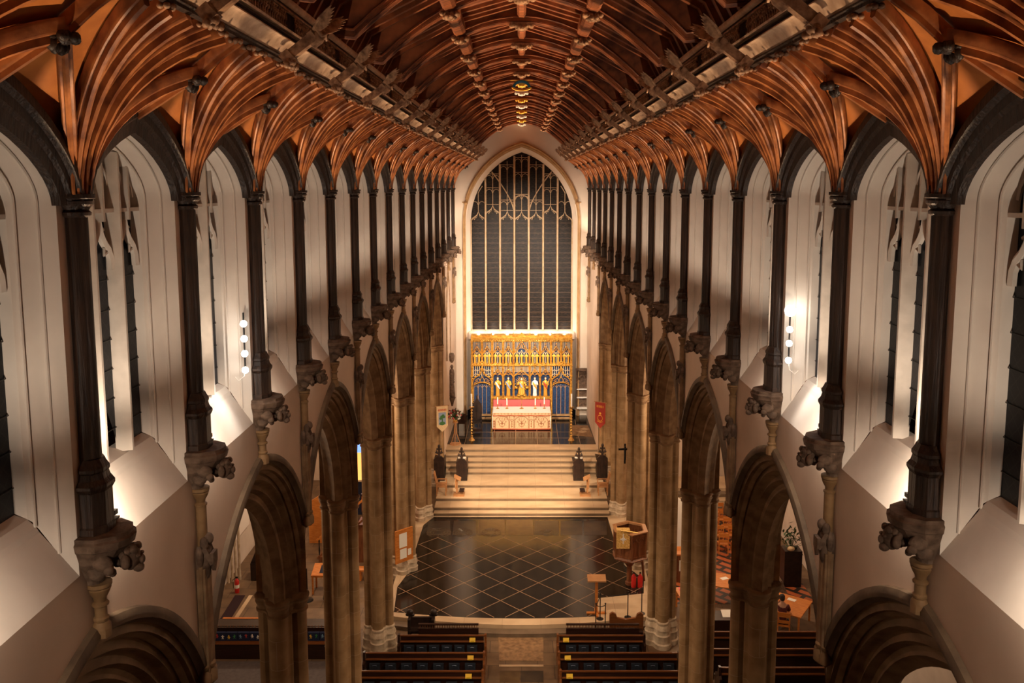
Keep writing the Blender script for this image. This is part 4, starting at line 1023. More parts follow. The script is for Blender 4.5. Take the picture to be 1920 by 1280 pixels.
cl = M().box(-AW-.02, AW+.02, -.055, 1.34, AH-.015, AH); cl.box(-AW-.03, -AW-.0, -.05, 1.3, .1, AH); cl.box(AW, AW+.03, -.05, 1.3, .1, AH)
tag(cl.build('altar_cloth', white, loc=(0, AY, Z0)), 'white linen cloth spread over the altar top', 'cloth')
tag(M().box(-1.80, 1.80, -.04, .04, 0, RZ(828)-Z0).build('dossal', pink, loc=(0, RY-.02, Z0)), 'rose red cloth panel behind the altar', 'cloth')
def candle_stick(h, ch, r, big=False):
    e = E('candlestick')
    if big:
        p = [(.19, 0), (.17, .03), (.10, .12), (.05, .20), (.08, .25), (.035, .30)]
        z1 = .30
        while z1 < h-.22: p += [(.03, z1+.02), (.06, z1+.07), (.065, z1+.11), (.03, z1+.16)]; z1 += .17
        p += [(.03, h-.14), (.06, h-.09), (.14, h-.02), (.15, h)]
    else: p = [(.10, 0), (.09, .015), (.03, .05), (.018, .08), (.03, .10), (.015, .13), (.015, h-.06), (.03, h-.05), (.05, h-.02), (.05, h)]
    M().lathe(p, 0, 0, 14).build('stem', brass, e, 50)
    M().cyl((0, 0, h), (0, 0, h+ch), r, n=10).build('candle', wax, e, 50); return e
TOPZ = Z0+AH+.001; yc = AY+.85
for k, (px, h, ch) in enumerate(((439, .28, .42), (547, .22, .42), (876, .22, .42), (980, .28, .42))):
    e = candle_stick(h, ch, .035); e.location = (RX(px)*.97, yc, TOPZ); tag(e, 'brass altar candlestick with a white candle, %s of four' % ['leftmost', 'second from the left', 'third from the left', 'rightmost'][k], 'candlestick', 'candlesticks on the altar')
e = E('altar_cross', (0, yc, TOPZ), 0, 'small brass cross on a round foot in the middle of the altar', 'cross')
M().lathe([(.13, 0), (.12, .02), (.03, .06), (.02, .12), (.035, .15), (.015, .2), (.012, .38)], 0, 0, 14).build('foot', brass, e, 50)
M().box(-.012, .012, -.01, .01, .36, .66).box(-.09, .09, -.01, .01, .53, .555).build('cross', brass, e)
for px, sg in ((884.5, 'left'), (1071, 'right')):
    b = G(px, 825, Z0); e = candle_stick(1.95, .75, .045, True); e.location = b; tag(e, 'tall turned brass floor candlestick %s of the altar' % sg, 'candlestick', 'floor candlesticks flanking the altar')
    e.scale = (1, 1, 1)
# ================================================================= SANCTUARY AND CHANCEL FURNITURE
def obm(name, m, matl, label, cat, group=None, sm=None, loc=None): return tag(m.build(name, matl, None, sm, loc), label, cat, group)
# tall dark chair left of the altar
b = G(894, 803, Z0); e = E('high_backed_chair', b, 0, 'black carved high-backed chair standing left of the altar', 'chair')
M().box(-.30, .30, -.25, .30, .38, .46).build('seat', stall_oak, e)
q = M(); q.box(-.29, .29, .26, .33, .4, 1.35); q.prism([(-.29, 1.35), (.29, 1.35), (.12, 1.6), (0, 1.85), (-.12, 1.6)], 'y', .26, .33); q.ball((0, .3, 1.88), (.05, .04, .08))
for z1 in (1.45, 1.58, 1.7): q.ball((-.3+.2*(z1-1.35)*2.2, .3, z1), (.04,)*3, 6, 4); q.ball((.3-.2*(z1-1.35)*2.2, .3, z1), (.04,)*3, 6, 4)
q.build('backrest', stall_oak, e)
for sx in (-1, 1):
    M().box(sx*.27-.03, sx*.27+.03, -.25, .3, .62, .68).build('armrest', stall_oak, e)
    for yy in (-.22, .28): M().box(sx*.27-.03, sx*.27+.03, yy-.03, yy+.03, 0, .66).build('leg', stall_oak, e)
M().box(-.34, .34, -.45, -.05, 0, .07).build('footboard', pew_oak, e)
# flowers on a tripod stand
b = G(854, 832, Z0); e = E('flower_pedestal', b, 0, 'slender three-legged wooden flower pedestal at the left edge of the sanctuary', 'plant stand')
for k in range(3):
    a = k*2.09+.5; M().tube([(.04*cos(a), .04*sin(a), 1.25), (.08*cos(a), .08*sin(a), .6), (.28*cos(a), .28*sin(a), .03)], .022, 6).build('leg', chair_oak, e)
M().lathe([(.14, 1.22), (.16, 1.25), (.16, 1.28)], 0, 0, 12).build('top', chair_oak, e); M().lathe([(.32, 0), (.32, .03), (.27, .04)], 0, 0, 16).build('base', chair_oak, e)
fl = E('flower_arrangement', (b[0], b[1], Z0+1.285), 0, 'round arrangement of red and white flowers with green leaves on the pedestal', 'flowers')
M().lathe([(.09, 0), (.14, .06), (.13, .12)], 0, 0, 12).build('bowl', brass, fl, 50)
q, r1, r2 = M(), M(), M(); rg = random.Random(3)
for k in range(150):
    a, t, rr = rg.uniform(0, 6.28), rg.uniform(.05, 1), rg.uniform(.6, 1); c = V((rr*.5*cos(a)*sin(t*1.9), rr*.42*sin(a)*sin(t*1.9), .32+rr*.42*cos(t*1.9)))
    if k % 6 == 0: r1.ball(c, .055, 7, 5)
    elif k % 6 == 3: r2.ball(c, .05, 7, 5)
    else:
        u = V((rg.uniform(-1, 1), rg.uniform(-1, 1), rg.uniform(-.3, 1))).normalized()*.11; w_ = u.cross(V((.3, .5, .8))).normalized()*.035
        q.add([c-u, c+w_+V((0, 0, .01)), c+u, c-w_], [(0, 1, 2, 3)]); q.tube([c*.2+V((0, 0, .1)), c], .005, 4)
q.build('foliage', leafm, fl); r1.build('red_blooms', flower, fl, 60); r2.build('white_blooms', white, fl, 60)
# carved stool behind the flowers
b = G(866, 806, Z0); e = E('side_chair', b, 0, 'small dark wooden chair behind the flowers against the left wall', 'chair')
M().box(-.24, .24, -.2, .22, .42, .47).build('seat', pew_oak, e); M().box(-.24, .24, .18, .22, .47, .95).build('backrest', pew_oak, e)
for sx in (-1, 1):
    for yy in (-.18, .2): M().box(sx*.22-.025, sx*.22+.025, yy-.025, yy+.025, 0, .45).build('leg', pew_oak, e)
# tall carved dark figure high on the left wall and stand
e = E('carved_standard', (-4.02, 48.6, 4.0), 0, 'tall dark carved statue on a bracket on the left sanctuary wall', 'statue')
q = M(); q.lathe([(.10, -.1), (.17, 0), (.15, .3), (.12, .8), (.15, 1.3), (.13, 1.5), (.05, 1.62)], 0, 0, 10)
for k in range(12): q.ball((.1*cos(k), .1*sin(k), .1+.12*k), (.07, .07, .06), 6, 5)
q.ball((0, -.02, 1.72), (.09, .09, .12)); q.build('figure', corbel_stone, e, 60); M().lathe([(.05, -.6), (.12, -.3), (.2, -.12), (.2, -.08)], 0, 0, 10).build('bracket', corbel_stone, e)
M().lathe([(.06, 1.95), (.14, 2.1), (.17, 2.35), (.12, 2.5)], 0, 0, 8).build('canopy', corbel_stone, e)
# credence niche with shelves right of the window jamb
e = E('wall_niche', (3.80, 52.98, 2.2), 0, 'canopied stone niche with three pale shelves in the east wall right of the altar', 'niche')
q = M(); q.box(-.38, .38, -.14, .0, -.1, 0); q.box(-.38, -.32, -.16, 0, 0, 2.4); q.box(.32, .38, -.16, 0, 0, 2.4); q.box(-.4, .4, -.18, 0, 2.35, 2.5); q.box(-.32, .32, -.04, 0, 0, 2.35)
q.build('frame', corbel_stone, e)
q = M(); q.tube([(-.32+.064*k, -.14, 1.75+.3*sin(k*pi/10)) for k in range(11)], .03, 6); q.tube([(-.3, -.14, 1.75), (-.1, -.14, 1.95), (0, -.14, 2.25), (.1, -.14, 1.95), (.3, -.14, 1.75)], .025, 6)
for k in range(7): q.box(-.29+.09*k, -.27+.09*k, -.15, -.08, 1.95, 2.35)
q.build('canopy', corbel_stone, e)
for z1, w_ in ((-.03, .45), (.62, .25), (1.15, .25)): M().box(-.34, .34, -w_, -.04, z1, z1+.05).build('shelf', white, e)
# banners
def banner(loc, rz, cloth, label, dev, dm):
    e = E('banner', loc, rz, label, 'banner')
    q = M(); q.prism([(-.55, 0), (.55, 0), (.55, -1.75), (.28, -2.0), (0, -2.25), (-.28, -2.0), (-.55, -1.75)], 'y', -.02, .0); q.build('cloth', cloth, e)
    q = M(); q.tube([(-.62, 0, .02), (.62, 0, .02)], .025, 8); q.ball((-.64, 0, .02), .04); q.ball((.64, 0, .02), .04); q.build('rod', chair_oak, e, 50)
    q = M(); q.tube([(0, .05, .1), (0, .05, -2.9)], .022, 8); q.build('pole', chair_oak, e, 50); dev(e, dm); e.scale = (.55, .6, .62); return e
def tree_dev(e, dm):
    q = M(); q.box(-.36, .36, -.028, -.02, -1.62, -.55); q.build('device_field', bluelight, e)
    q = M(); q.box(-.05, .05, -.036, -.028, -1.6, -1.0)
    for a in range(6): q.ball((.16*cos(a), -.03, -.95+.12*sin(a*1.4)), (.14, .008, .12), 8, 5)
    q.ball((0, -.03, -1.5), (.3, .008, .16), 8, 5); q.build('green_tree', dm, e)
    q = M()
    for a in range(7): q.box(-.40+.12*a, -.33+.12*a, -.028, -.02, -.42, -.25)
    q.build('lettering_band', embroid, e)
def red_dev(e, dm):
    q = M(); q.tube([(.26*cos(a/12*6.283), -.025, -1.35+.26*sin(a/12*6.283)) for a in range(12)], .022, 5, True); q.tube([(-.3, -.025, -1.62), (0, -.025, -1.72), (.3, -.025, -1.62)], .022, 5)
    for a in range(6): q.box(-.38+.13*a, -.32+.13*a, -.028, -.02, -.45, -.25)
    q.ball((0, -.03, -.95), (.12, .012, .1), 8, 5); q.build('gilt_device', dm, e)
banner((-4.2, 44.3, 4.5), .35, cream, 'cream banner with a green tree and pointed hem on the left pier', tree_dev, greenb)
banner((4.12, 43.9, 4.8), -.6, red, 'dark red banner with gold device hanging on the right pier', red_dev, gold2)
# choir stall ends with poppyheads, desks running east
def stall(px, py, h, sgn, lab, ln, pap):
    b = G(px, py, h); e = E('choir_stall', b, 0, lab, 'choir stall', 'black choir stalls')
    q = M(); q.box(-.28, .28, -.05, .06, 0, 1.12); q.prism([(-.28, 1.12), (.28, 1.12), (.12, 1.28), (-.12, 1.28)], 'y', -.05, .06)
    for k in range(4): q.box(-.24+.14*k-.012, -.24+.14*k+.012, -.075, -.05, .15, 1.0)
    q.box(-.27, .27, -.09, -.05, .0, .14); q.build('bench_end', stall_oak, e)
    q = M(); q.tube([(0, 0, 1.25), (0, 0, 1.42), (0, 0, 1.75)], [.07, .05, .05], 8); q.ball((0, 0, 1.80), (.07, .06, .11))
    for sg in (-1, 1): q.tube([(0, 0, 1.38), (sg*.12, 0, 1.5), (sg*.15, 0, 1.6)], [.05, .05, .02], 7); q.ball((sg*.14, 0, 1.48), (.07, .05, .06)); q.ball((sg*.09, 0, 1.66), (.06, .05, .05))
    q.build('poppyhead', stall_oak, e, 60)
    q = M(); q.box(-.26, .26, .06, ln, .0, .55) ; q.hexa([(-.30, .06, 1.0), (.05, .06, .92), (.05, ln, .92), (-.30, ln, 1.0), (-.30, .06, 1.05), (.05, .06, .97), (.05, ln, .97), (-.30, ln, 1.05)]); q.box(.20, .26, .06, ln, .3, 1.05); q.build('desk', stall_oak, e)
    if pap:
        for sg in (-1, 1): tag(M().prism([(sg*.02, 0), (sg*.2, 0), (sg*.2, .22), (sg*.02, .22)], 'z', 0, .02).build('hymn_sheet', paper, None, None, (b[0]-.1*0, b[1]+.08, h+1.285)), 'white sheet on the front of the %s black stall, %s half' % ('left' if sgn < 0 else 'right', 'left' if sg < 0 else 'right'), 'paper')
stall(866, 905, .76, -1, 'black carved choir stall end with poppyhead, inner one on the left', 1.1, True)
stall(824, 900, .91, -1, 'black carved choir stall end with poppyhead, outer one beside the left pier', 1.0, False)
stall(1085, 905, .76, 1, 'black carved choir stall end with poppyhead, inner one on the right', 1.1, True)
stall(1129, 898, .91, 1, 'black carved choir stall end, outer one beside the right pier', 1.0, False)
# pale oak armchairs and stools at the front of the chancel
def armchair(x, y, z, rz, lab):
    e = E('oak_armchair', (x, y, z), rz, lab, 'chair', 'pale oak chairs at the chancel step')
    M().box(-.27, .27, -.25, .25, .42, .48).build('seat', chair_oak, e)
    q = M(); q.hexa([(-.27, .20, .48), (.27, .20, .48), (.27, .24, .48), (-.27, .24, .48), (-.25, .34, 1.12), (.25, .34, 1.12), (.25, .38, 1.12), (-.25, .38, 1.12)]); q.build('backrest', chair_oak, e)
    for sx in (-1, 1):
        M().box(sx*.27-.025, sx*.27+.025, -.25, .27, .66, .70).build('armrest', chair_oak, e)
        for yy in (-.23, .22): M().box(sx*.25-.025, sx*.25+.025, yy-.025, yy+.025, 0, .67).build('leg', chair_oak, e)
    return e
def desk(x, y, z, rz, lab):
    e = E('prayer_desk', (x, y, z), rz, lab, 'prayer desk', 'pale oak kneeling desks')
    M().hexa([(-.24, -.05, .95), (.24, -.05, .95), (.24, .28, .78), (-.24, .28, .78), (-.24, -.05, 1.0), (.24, -.05, 1.0), (.24, .28, .83), (-.24, .28, .83)]).build('desk_top', chair_oak, e)
    q = M(); q.box(-.04, .04, .03, .12, .12, .92); q.box(-.22, .22, .0, .06, .4, .9); q.build('post', chair_oak, e)
    M().box(-.24, .24, -.08, .45, 0, .07).build('foot', chair_oak, e); M().box(-.2, .2, .2, .45, .22, .28).build('kneeling_board', pew_oak, e); return e
armchair(-4.0, 41.45, .75, pi/2, 'pale oak armchair facing inward in front of the left stalls, outer of two'); desk(-3.3, 41.3, .75, -pi/2, 'pale oak kneeling desk in front of the left armchair')
armchair(4.05, 41.45, .75, -pi/2, 'pale oak armchair facing inward in front of the right stalls'); desk(3.35, 41.3, .75, pi/2, 'pale oak kneeling desk in front of the right armchair')

# ================================================================= PULPIT, LECTERN, BARRIER
pb = (4.28, 32.55, .30); e = E('pulpit', pb, 0, 'hexagonal carved oak pulpit on a single stem beside the right pier', 'pulpit')
def hexr(r, z, n=6, a0=pi/6): return [(r*cos(a0+2*pi*k/n), r*sin(a0+2*pi*k/n), z) for k in range(n)]
def ringm(q, rows, n=6, inner=False):
    vs = [p for r, z in rows for p in hexr(r, z, n)]
    return q.add(vs, [(a*n+b, a*n+(b+1) % n, a*n+n+(b+1) % n, a*n+n+b) for a in range(len(rows)-1) for b in range(n)])
q = ringm(M(), [(.70, 1.18), (.74, 1.22), (.68, 1.27), (.66, 1.3), (.66, 2.28), (.62, 2.28), (.62, 1.3), (.0, 1.3)]); q.build('body', pulpit_oak, e)
q = M()
hx = hexr(.67, 0)
for k in range(6):
    a, b2 = V(hx[k]), V(hx[(k+1) % 6])
    q.bar(a+V((0, 0, 1.28)), a+V((0, 0, 2.28)), .07, .07, (1, 0, 0))
    for t in (.5,): q.bar(a.lerp(b2, t)+V((0, 0, 1.3)), a.lerp(b2, t)+V((0, 0, 2.25)), .035, .05, (1, 0, 0))
    for zz in (1.34, 2.18): q.bar(a+V((0, 0, zz)), b2+V((0, 0, zz)), .03, .07)
    for t in (.27, .73): q.tube([a.lerp(b2, t-.18)+V((0, 0, 1.95)), a.lerp(b2, t)+V((0, 0, 2.10)), a.lerp(b2, t+.18)+V((0, 0, 1.95))], .018, 5)
q.build('panelling', pulpit_oak, e)
ringm(M(), [(.66, 2.26), (.74, 2.28), (.76, 2.33), (.58, 2.35), (.56, 2.28), (.66, 2.26)]).build('rim', chair_oak, e)
ringm(M(), [(.16, .0), (.16, .12), (.11, .16), (.10, .75), (.14, .80), (.20, .9), (.45, 1.12), (.70, 1.18), (.0, 1.2)], 8).build('stem', pulpit_oak, e)
q = M(); q.tube([(.62, .2, .05), (.5, .2, 1.2)], .05, 8); q.tube([(.9, .4, 0), (.9, .4, 2.2)], .03, 6); q.build('stair_post', pulpit_oak, e)
tag(M().box(-.30, .22, -.06, -.0, -.62, .1).box(-.30, .22, -.06, .22, .1, .12).build('pulpit_fall', mat('gold_brocade', (.55, .30, .06), .5, col2=(.85, .58, .22), scale=26), None, None, (pb[0]-.30, pb[1]-.60, 2.68)), 'gold brocade cloth with a white cross hanging over the pulpit rim', 'cloth')
q = M(); q.box(-.06, -.02, -.07, -.06, -.42, -.02); q.box(-.16, .08, -.07, -.06, -.26, -.22); q.ball((-.04, -.065, -.24), (.08, .01, .08), 8, 5)
tag(q.build('white_cross_badge', white, None, None, (pb[0]-.30, pb[1]-.60, 2.68)), 'white cross worked on the gold pulpit cloth', 'badge')
tag(M().tube([(-.34, -.3, .12), (.3, -.55, .12)], .03, 6).build('book_rest_rail', brass, None, 50, (pb[0]-.1, pb[1]-.35, 2.68)), 'short brass rail on the pulpit book rest', 'rail')
b = G(1118, 1150, .3); e = E('lectern', b, 0, 'slender light wooden lectern with sloping top on the black floor edge', 'lectern')
M().hexa([(-.34, -.14, 1.28), (.34, -.14, 1.28), (.34, .18, 1.40), (-.34, .18, 1.40), (-.34, -.14, 1.33), (.34, -.14, 1.33), (.34, .18, 1.45), (-.34, .18, 1.45)]).build('desk', chair_oak, e)
M().box(-.05, .05, -.03, .03, .05, 1.34).build('post', orange_oak, e); M().box(-.36, .36, -.05, .05, 0, .06).box(-.05, .05, -.3, .3, 0, .06).build('foot', orange_oak, e)
bp = []
for k, (px, py) in enumerate(((1117, 1180), (1125, 1160), (1134.5, 1180), (1177, 1157), (1203, 1150))):
    b = G(px, py, .3 if py < 1170 else .15); bp.append(b); e = E('barrier_post', b, 0, 'thin black metal rope post, %s of the row by the lectern' % ['first on the left', 'second', 'third', 'fourth', 'last on the right'][k], 'post', 'black rope posts')
    M().lathe([(.13, 0), (.13, .015), (.02, .03), (.018, .95), (.028, .97), (.03, 1.0), (.0, 1.02)], 0, 0, 10).build('pole', iron, e, 50)
for k, (a, c) in enumerate(((0, 2), (0, 1), (1, 3), (3, 4))):
    p, r_ = V(bp[a])+V((0, 0, .93)), V(bp[c])+V((0, 0, .93)); obm('barrier_rope', M().tube([p.lerp(r_, t/8)-V((0, 0, .06*sin(pi*t/8))) for t in range(9)], .014, 6), iron, 'black barrier rope hung between rope posts, span %s' % ['around the lectern front', 'left of the lectern', 'from lectern to pulpit', 'below the pulpit'][k], 'rope')
for k, (px, sg) in enumerate(((1178, 'left'), (1190, 'right'))):
    b = G(px+10, 1100, .3); e = E('red_candle_holder', b, 0, 'small red cylinder behind the pulpit stem, %s of two' % sg, 'container'); M().lathe([(.10, 0), (.10, .42), (.05, .5), (.03, .56)], 0, 0, 12).build('body', redp, e, 50)
    M().box(-.03, .03, -.02, .02, .55, .62).build('cap', iron, e)
# crucifix and notice board
e = E('crucifix', (4.28, 34.55, 5.15), 0, 'small black crucifix fixed to the right pier above the pulpit', 'crucifix')
M().box(-.035, .035, -.04, 0, -.55, .30).box(-.27, .27, -.04, 0, .02, .09).build('cross', iron, e)
q = M(); q.tube([(0, -.07, .1), (0, -.09, -.1), (.02, -.07, -.38)], [.05, .045, .025], 7); q.ball((0, -.08, .17), .045)
for sg in (-1, 1): q.tube([(0, -.07, .1), (sg*.22, -.06, .09)], [.03, .015], 6)
q.build('figure', iron, e, 50)
b = G(745, 1035, .2); e = E('notice_board', (-4.72, 33.0, 1.05), .75, 'orange wooden notice board with white papers leaning on the left pier', 'notice board')
M().box(-.42, .42, -.03, .03, 0, 1.35).build('board', orange_oak, e)
M().box(-.25, .12, -.04, -.03, .62, 1.2).build('sheet', paper, e); M().box(-.22, .1, -.04, -.03, .15, .55).build('sheet', paper, e); M().box(.16, .32, -.04, -.03, .22, .48).build('sheet', paper, e)
# little black candle bracket on left pier
e = obm('pier_bracket', M().box(-.03, .03, -.03, .03, 0, .25).box(-.12, .12, -.02, .02, .12, .15), iron, 'small black metal bracket on the second left pier', 'bracket', loc=(-4.45, 39.4, 2.6))

# ================================================================= PEWS
def pew(x0, x1, y, lab, grp, nk, spind=False, tall=.95):
    w_ = x1-x0; e = E('pew', ((x0+x1)/2, y, 0), 0, lab, 'pew', grp); a = w_/2
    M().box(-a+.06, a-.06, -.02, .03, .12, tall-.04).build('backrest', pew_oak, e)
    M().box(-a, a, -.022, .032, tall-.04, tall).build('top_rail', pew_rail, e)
    M().box(-a+.05, a-.05, -.11, -.02, tall-.21, tall-.185).build('book_ledge', pew_rail, e)
    M().box(-a+.05, a-.05, .03, .42, .40, .45).build('seat', pew_oak, e)
    for sg in (-1, 1):
        q = M(); q.prism([(-.22, 0), (.45, 0), (.45, .55), (.30, .62), (.12, .70), (.06, tall+.03), (-.06, tall+.03), (-.10, .72), (-.22, .66)], 'x', sg*a-.035, sg*a+.035); q.build('bench_end', pew_rail if abs((x0+x1)/2+sg*a) < 1.6 else pew_oak, e)
    if spind:
        q = M(); n = int(w_/.11)
        for k in range(n): q.cyl((-a+.1+k*(w_-.2)/(n-1), .01, tall), (-a+.1+k*(w_-.2)/(n-1), .01, tall+.10), .012, n=5)
        q.build('spindle_rail', pew_rail, e)
    return e
kproto = None; cards = None
rows = [27.46, 26.36, 25.30, 24.25]; rn = ['front', 'second', 'third', 'fourth', 'fifth']
for k, y in enumerate(rows):
    for s in (-1, 1):
        x0, x1 = 1.22, (4.15 if k == 0 else 5.12)
        pew(min(s*x0, s*x1), max(s*x0, s*x1), y, 'dark oak pew in the %s row of the %s nave block' % (rn[k], SIDE[s]), 'nave pews', 0)
        if k < 4:
            n = 6 if k == 0 else 7
            for j in range(n):
                x = s*(x0+.45+(x1-x0-.8)*j/(n-1)); lb = 'dark blue kneeler hanging behind the %s %s nave pew, %s from the aisle' % (rn[k], SIDE[s], ['nearest', 'second', 'third', 'fourth', 'fifth', 'sixth', 'seventh'][j])
                if kproto is None:
                    kproto = c = E('kneeler', (x, y-.12, .38), 0, lb, 'kneeler', 'kneelers hanging on the pews')
                    M().box(-.17, .17, -.05, .05, 0, .26).build('cushion', kneel, c); M().tube([(-.07, -.052, .21), (-.03, -.058, .225), (.03, -.058, .225), (.07, -.052, .21)], .006, 5).build('piping', bluelight, c)
                else: c = dup(kproto, (x, y-.12, .38), lb)
            x = s*(1.5 if s > 0 else 1.66); lb = 'small yellow card stand on the ledge of the %s %s nave pew' % (rn[k], SIDE[s])
            if cards is None: cards = c = E('card_stand', (x, y-.085, .767), 0, lb, 'card', 'yellow cards on the pew ledges'); M().hexa([(-.10, -.05, 0), (.10, -.05, 0), (.10, .05, 0), (-.10, .05, 0), (-.10, .02, .11), (.10, .02, .11), (.10, .04, .11), (-.10, .04, .11)]).build('card', yellow, c); M().box(-.06, .06, -.06, -.04, 0, .05).build('foot', yellow, c)
            else: c = dup(cards, (x, y-.085, .767), lb)
# pew fronts with spindles and scroll-topped ends by the curved step
for s in (-1, 1):
    x0, x1 = (-3.6, -1.5) if s < 0 else (1.55, 4.1)
    e = E('pew_front', ((x0+x1)/2, 28.35, 0), 0, 'low oak desk front with a row of spindles before the %s pews' % SIDE[s], 'pew front'); a = (x1-x0)/2
    M().box(-a, a, -.03, .03, 0, .72).build('panel', pew_oak, e); M().box(-a, a, -.05, .05, .84, .88).build('top_rail', pew_oak, e)
    q = M()
    for k in range(24): q.cyl((-a+.06+k*(2*a-.12)/23, 0, .72), (-a+.06+k*(2*a-.12)/23, 0, .84), .014, n=6)
    q.build('spindle_row', pew_rail, e)
e = E('carved_bench', (-3.55, 28.95, 0), 0, 'short dark bench with two round carved finials left of the aisle', 'bench')
M().box(-.45, .45, -.04, .04, .2, .82).build('backrest', stall_oak, e); M().box(-.45, .45, -.35, .0, .42, .47).build('seat', stall_oak, e)
for sg in (-1, 1):
    q = M(); q.box(sg*.42-.05, sg*.42+.05, -.3, .06, 0, .85); q.ball((sg*.42, 0, .98), (.13, .09, .12), 12, 8); q.ball((sg*.33, 0, .90), (.08, .06, .06)); q.ball((sg*.5, 0, .90), (.08, .06, .06)); q.build('finial_end', stall_oak, e, 60)
e = E('carved_bench', (3.72, 28.9, 0), 0, 'short brown bench with scrolled ends right of the aisle', 'bench')
q = M(); q.prism([(-.6, .1), (.6, .1), (.6, .95), (.5, 1.02), (.38, .96), (.33, .82), (0, .76), (-.33, .82), (-.38, .96), (-.5, 1.02), (-.6, .95)], 'y', -.05, .05); q.build('backrest', pew_rail, e)
M().box(-.55, .55, -.32, -.05, .38, .43).build('seat', pew_oak, e)
for sg in (-1, 1): M().box(sg*.52-.04, sg*.52+.04, -.3, -.05, 0, .4).build('leg', pew_oak, e)

# right aisle pews
for k, y in enumerate((27.7, 26.6, 25.5, 24.4, 23.3)):
    pew(6.25, 10.6, y, 'dark oak pew in the right aisle, %s row' % rn[k], 'right aisle pews', 0)
# left aisle desk with tapestry kneelers, carpet
e = E('aisle_pew_front', (-8.3, 27.65, 0), 0, 'dark brown panelled pew front with an orange shelf in the left aisle', 'pew front')
M().box(-3.1, 2.5, -.05, .05, 0, .56).build('panel', pew_oak, e); M().box(-3.1, 2.5, -.12, .22, .56, .59).build('shelf', pew_rail, e)
M().box(-3.1, 2.5, .24, .30, .3, .98).build('backboard', pew_oak, e); M().box(-3.1, 2.5, .4, .9, .90, .95).build('desk_top', pew_oak, e); M().box(-2.2, -.9, .9, 1.0, .90, .96).box(-3.1, -2.5, .7, .8, .90, .96).build('book_rest', orange_oak, e)
q = M()
for k in range(51): q.cyl((-3.0+k*.108, .27, .98), (-3.0+k*.108, .27, 1.05), .014, n=5)
q.build('spindle_row', pew_rail, e)
tk = mat('tapestry_navy', (.008, .014, .05), .9)
cols_ = [red, white, yellow, paper, mat('green_wool', (.05, .25, .08), .8), mat('sky_wool', (.2, .35, .5), .8), redp]
kt = None
kn = ['leftmost', 'second', 'third', 'fourth', 'fifth', 'sixth', 'seventh', 'eighth', 'ninth', 'tenth', 'eleventh', 'twelfth', 'thirteenth', 'rightmost']
for k in range(14):
    x = -11.1+.40*k; c = E('tapestry_kneeler', (x, 27.72, .59), 0, 'navy tapestry kneeler with little coloured figures on the left aisle shelf, %s from the left' % kn[k] if 0 < k < 13 else 'navy tapestry kneeler with little coloured figures on the left aisle shelf, %s of the row' % kn[k], 'kneeler', 'tapestry kneelers on the shelf')
    M().box(-.19, .19, 0, .09, 0, .30).build('cushion', tk, c)
    for j, xx in enumerate((-.10, .09)):
        q = M(); z1 = .12+.02*((k+j) % 3); q.ball((xx, -.004, z1+.07), (.022, .008, .022), 6, 4); q.ball((xx, -.004, z1+.02), (.026, .008, .042), 6, 4)
        q.tube([(xx-.05, -.004, z1+.05-.03*(k % 2)), (xx, -.004, z1+.03), (xx+.05, -.004, z1+.01+.04*(j % 2))], .010, 4); q.tube([(xx-.03, -.004, z1-.05), (xx, -.004, z1), (xx+.03, -.004, z1-.05)], .010, 4)
        q.build('stitched_figure', cols_[(k*3+j*2) % 7], c)
tag(M().box(-.10, .10, -.012, 0, 0, .05).build('name_card', paper, None, None, (-6.6, 27.59, .45)), 'small white card on the left aisle pew front', 'card')
tag(M().box(-11.9, -5.7, 22.6, 27.45, .0, .015).build('carpet', grey), 'grey carpet before the pew front in the left aisle', 'carpet')
q = M(); q.prism([(-11.2, 29.0), (-10.8, 29.0), (-10.9, 32.2), (-11.3, 32.2)], 'z', 0, .015); tag(q.build('carpet_runner', mat('dark_runner', (.025, .008, .012), .95)), 'dark maroon floor strip in the left aisle', 'carpet')
tag(M().box(-10.75, -10.6, 29.0, 32.2, 0, .014).build('pale_floor_strip', step_stone), 'pale stone strip beside the maroon runner', 'floor strip')
tag(M().box(-7.9, -5.9, 28.75, 29.0, .0, .06).build('pale_kerb', step_stone), 'pale stone kerb behind the left aisle desk', 'kerb')
# left aisle furniture
e = E('fire_extinguisher', (-11.3, 32.45, 0), 0, 'red fire extinguisher on the floor against the left aisle wall', 'fire extinguisher')
M().lathe([(.085, 0), (.09, .03), (.09, .46), (.06, .54), (.03, .57), (.03, .6)], 0, 0, 14).build('cylinder', redp, e, 50); M().box(-.05, .05, -.02, .02, .6, .66).build('valve', iron, e); M().tube([(.0, 0, .63), (-.14, -.03, .55), (-.13, -.03, .2)], .014, 6).build('hose', iron, e); M().lathe([(.091, .2), (.091, .34)], 0, 0, 14).build('label_band', paper, e)
e = E('upright_case', (-10.65, 33.7, 0), 0, 'black pointed instrument case standing in the left aisle', 'case')
M().box(-.42, .42, -.25, .3, 0, .75).build('body', stall_oak, e); M().prism([(-.42, .75), (.42, .75), (.2, 1.3), (-.05, 1.6)], 'y', -.2, .25).build('cover', stall_oak, e); M().box(-.12, .12, -.262, -.25, .42, .48).build('white_label', paper, e)
q = M(); q.box(-11.95, -11.88, 32.9, 36, 1.4, 4.4); tag(q.build('wall_hanging', white), 'white wall board on the left aisle wall', 'board'); obm('framed_window', M().box(-11.87, -11.85, 33.2, 34.6, 3.2, 4.1), mat('olive_glass', (.10, .11, .04), .5), 'small olive framed panel on the white wall board', 'panel')
q = M()
for k in range(4): q.cyl((-11.92+.12*k, 33.3+.1*k, 0), (-11.92+.12*k, 33.3+.1*k, 7), .055, n=8)
tag(q.build('wall_respond', base_stone, None, 50), 'clustered stone wall shafts behind the fire extinguisher', 'shaft')
e = E('display_table', (-7.75, 32.6, 0), 0, 'orange wooden display table with blue and red papers in the left aisle', 'table')
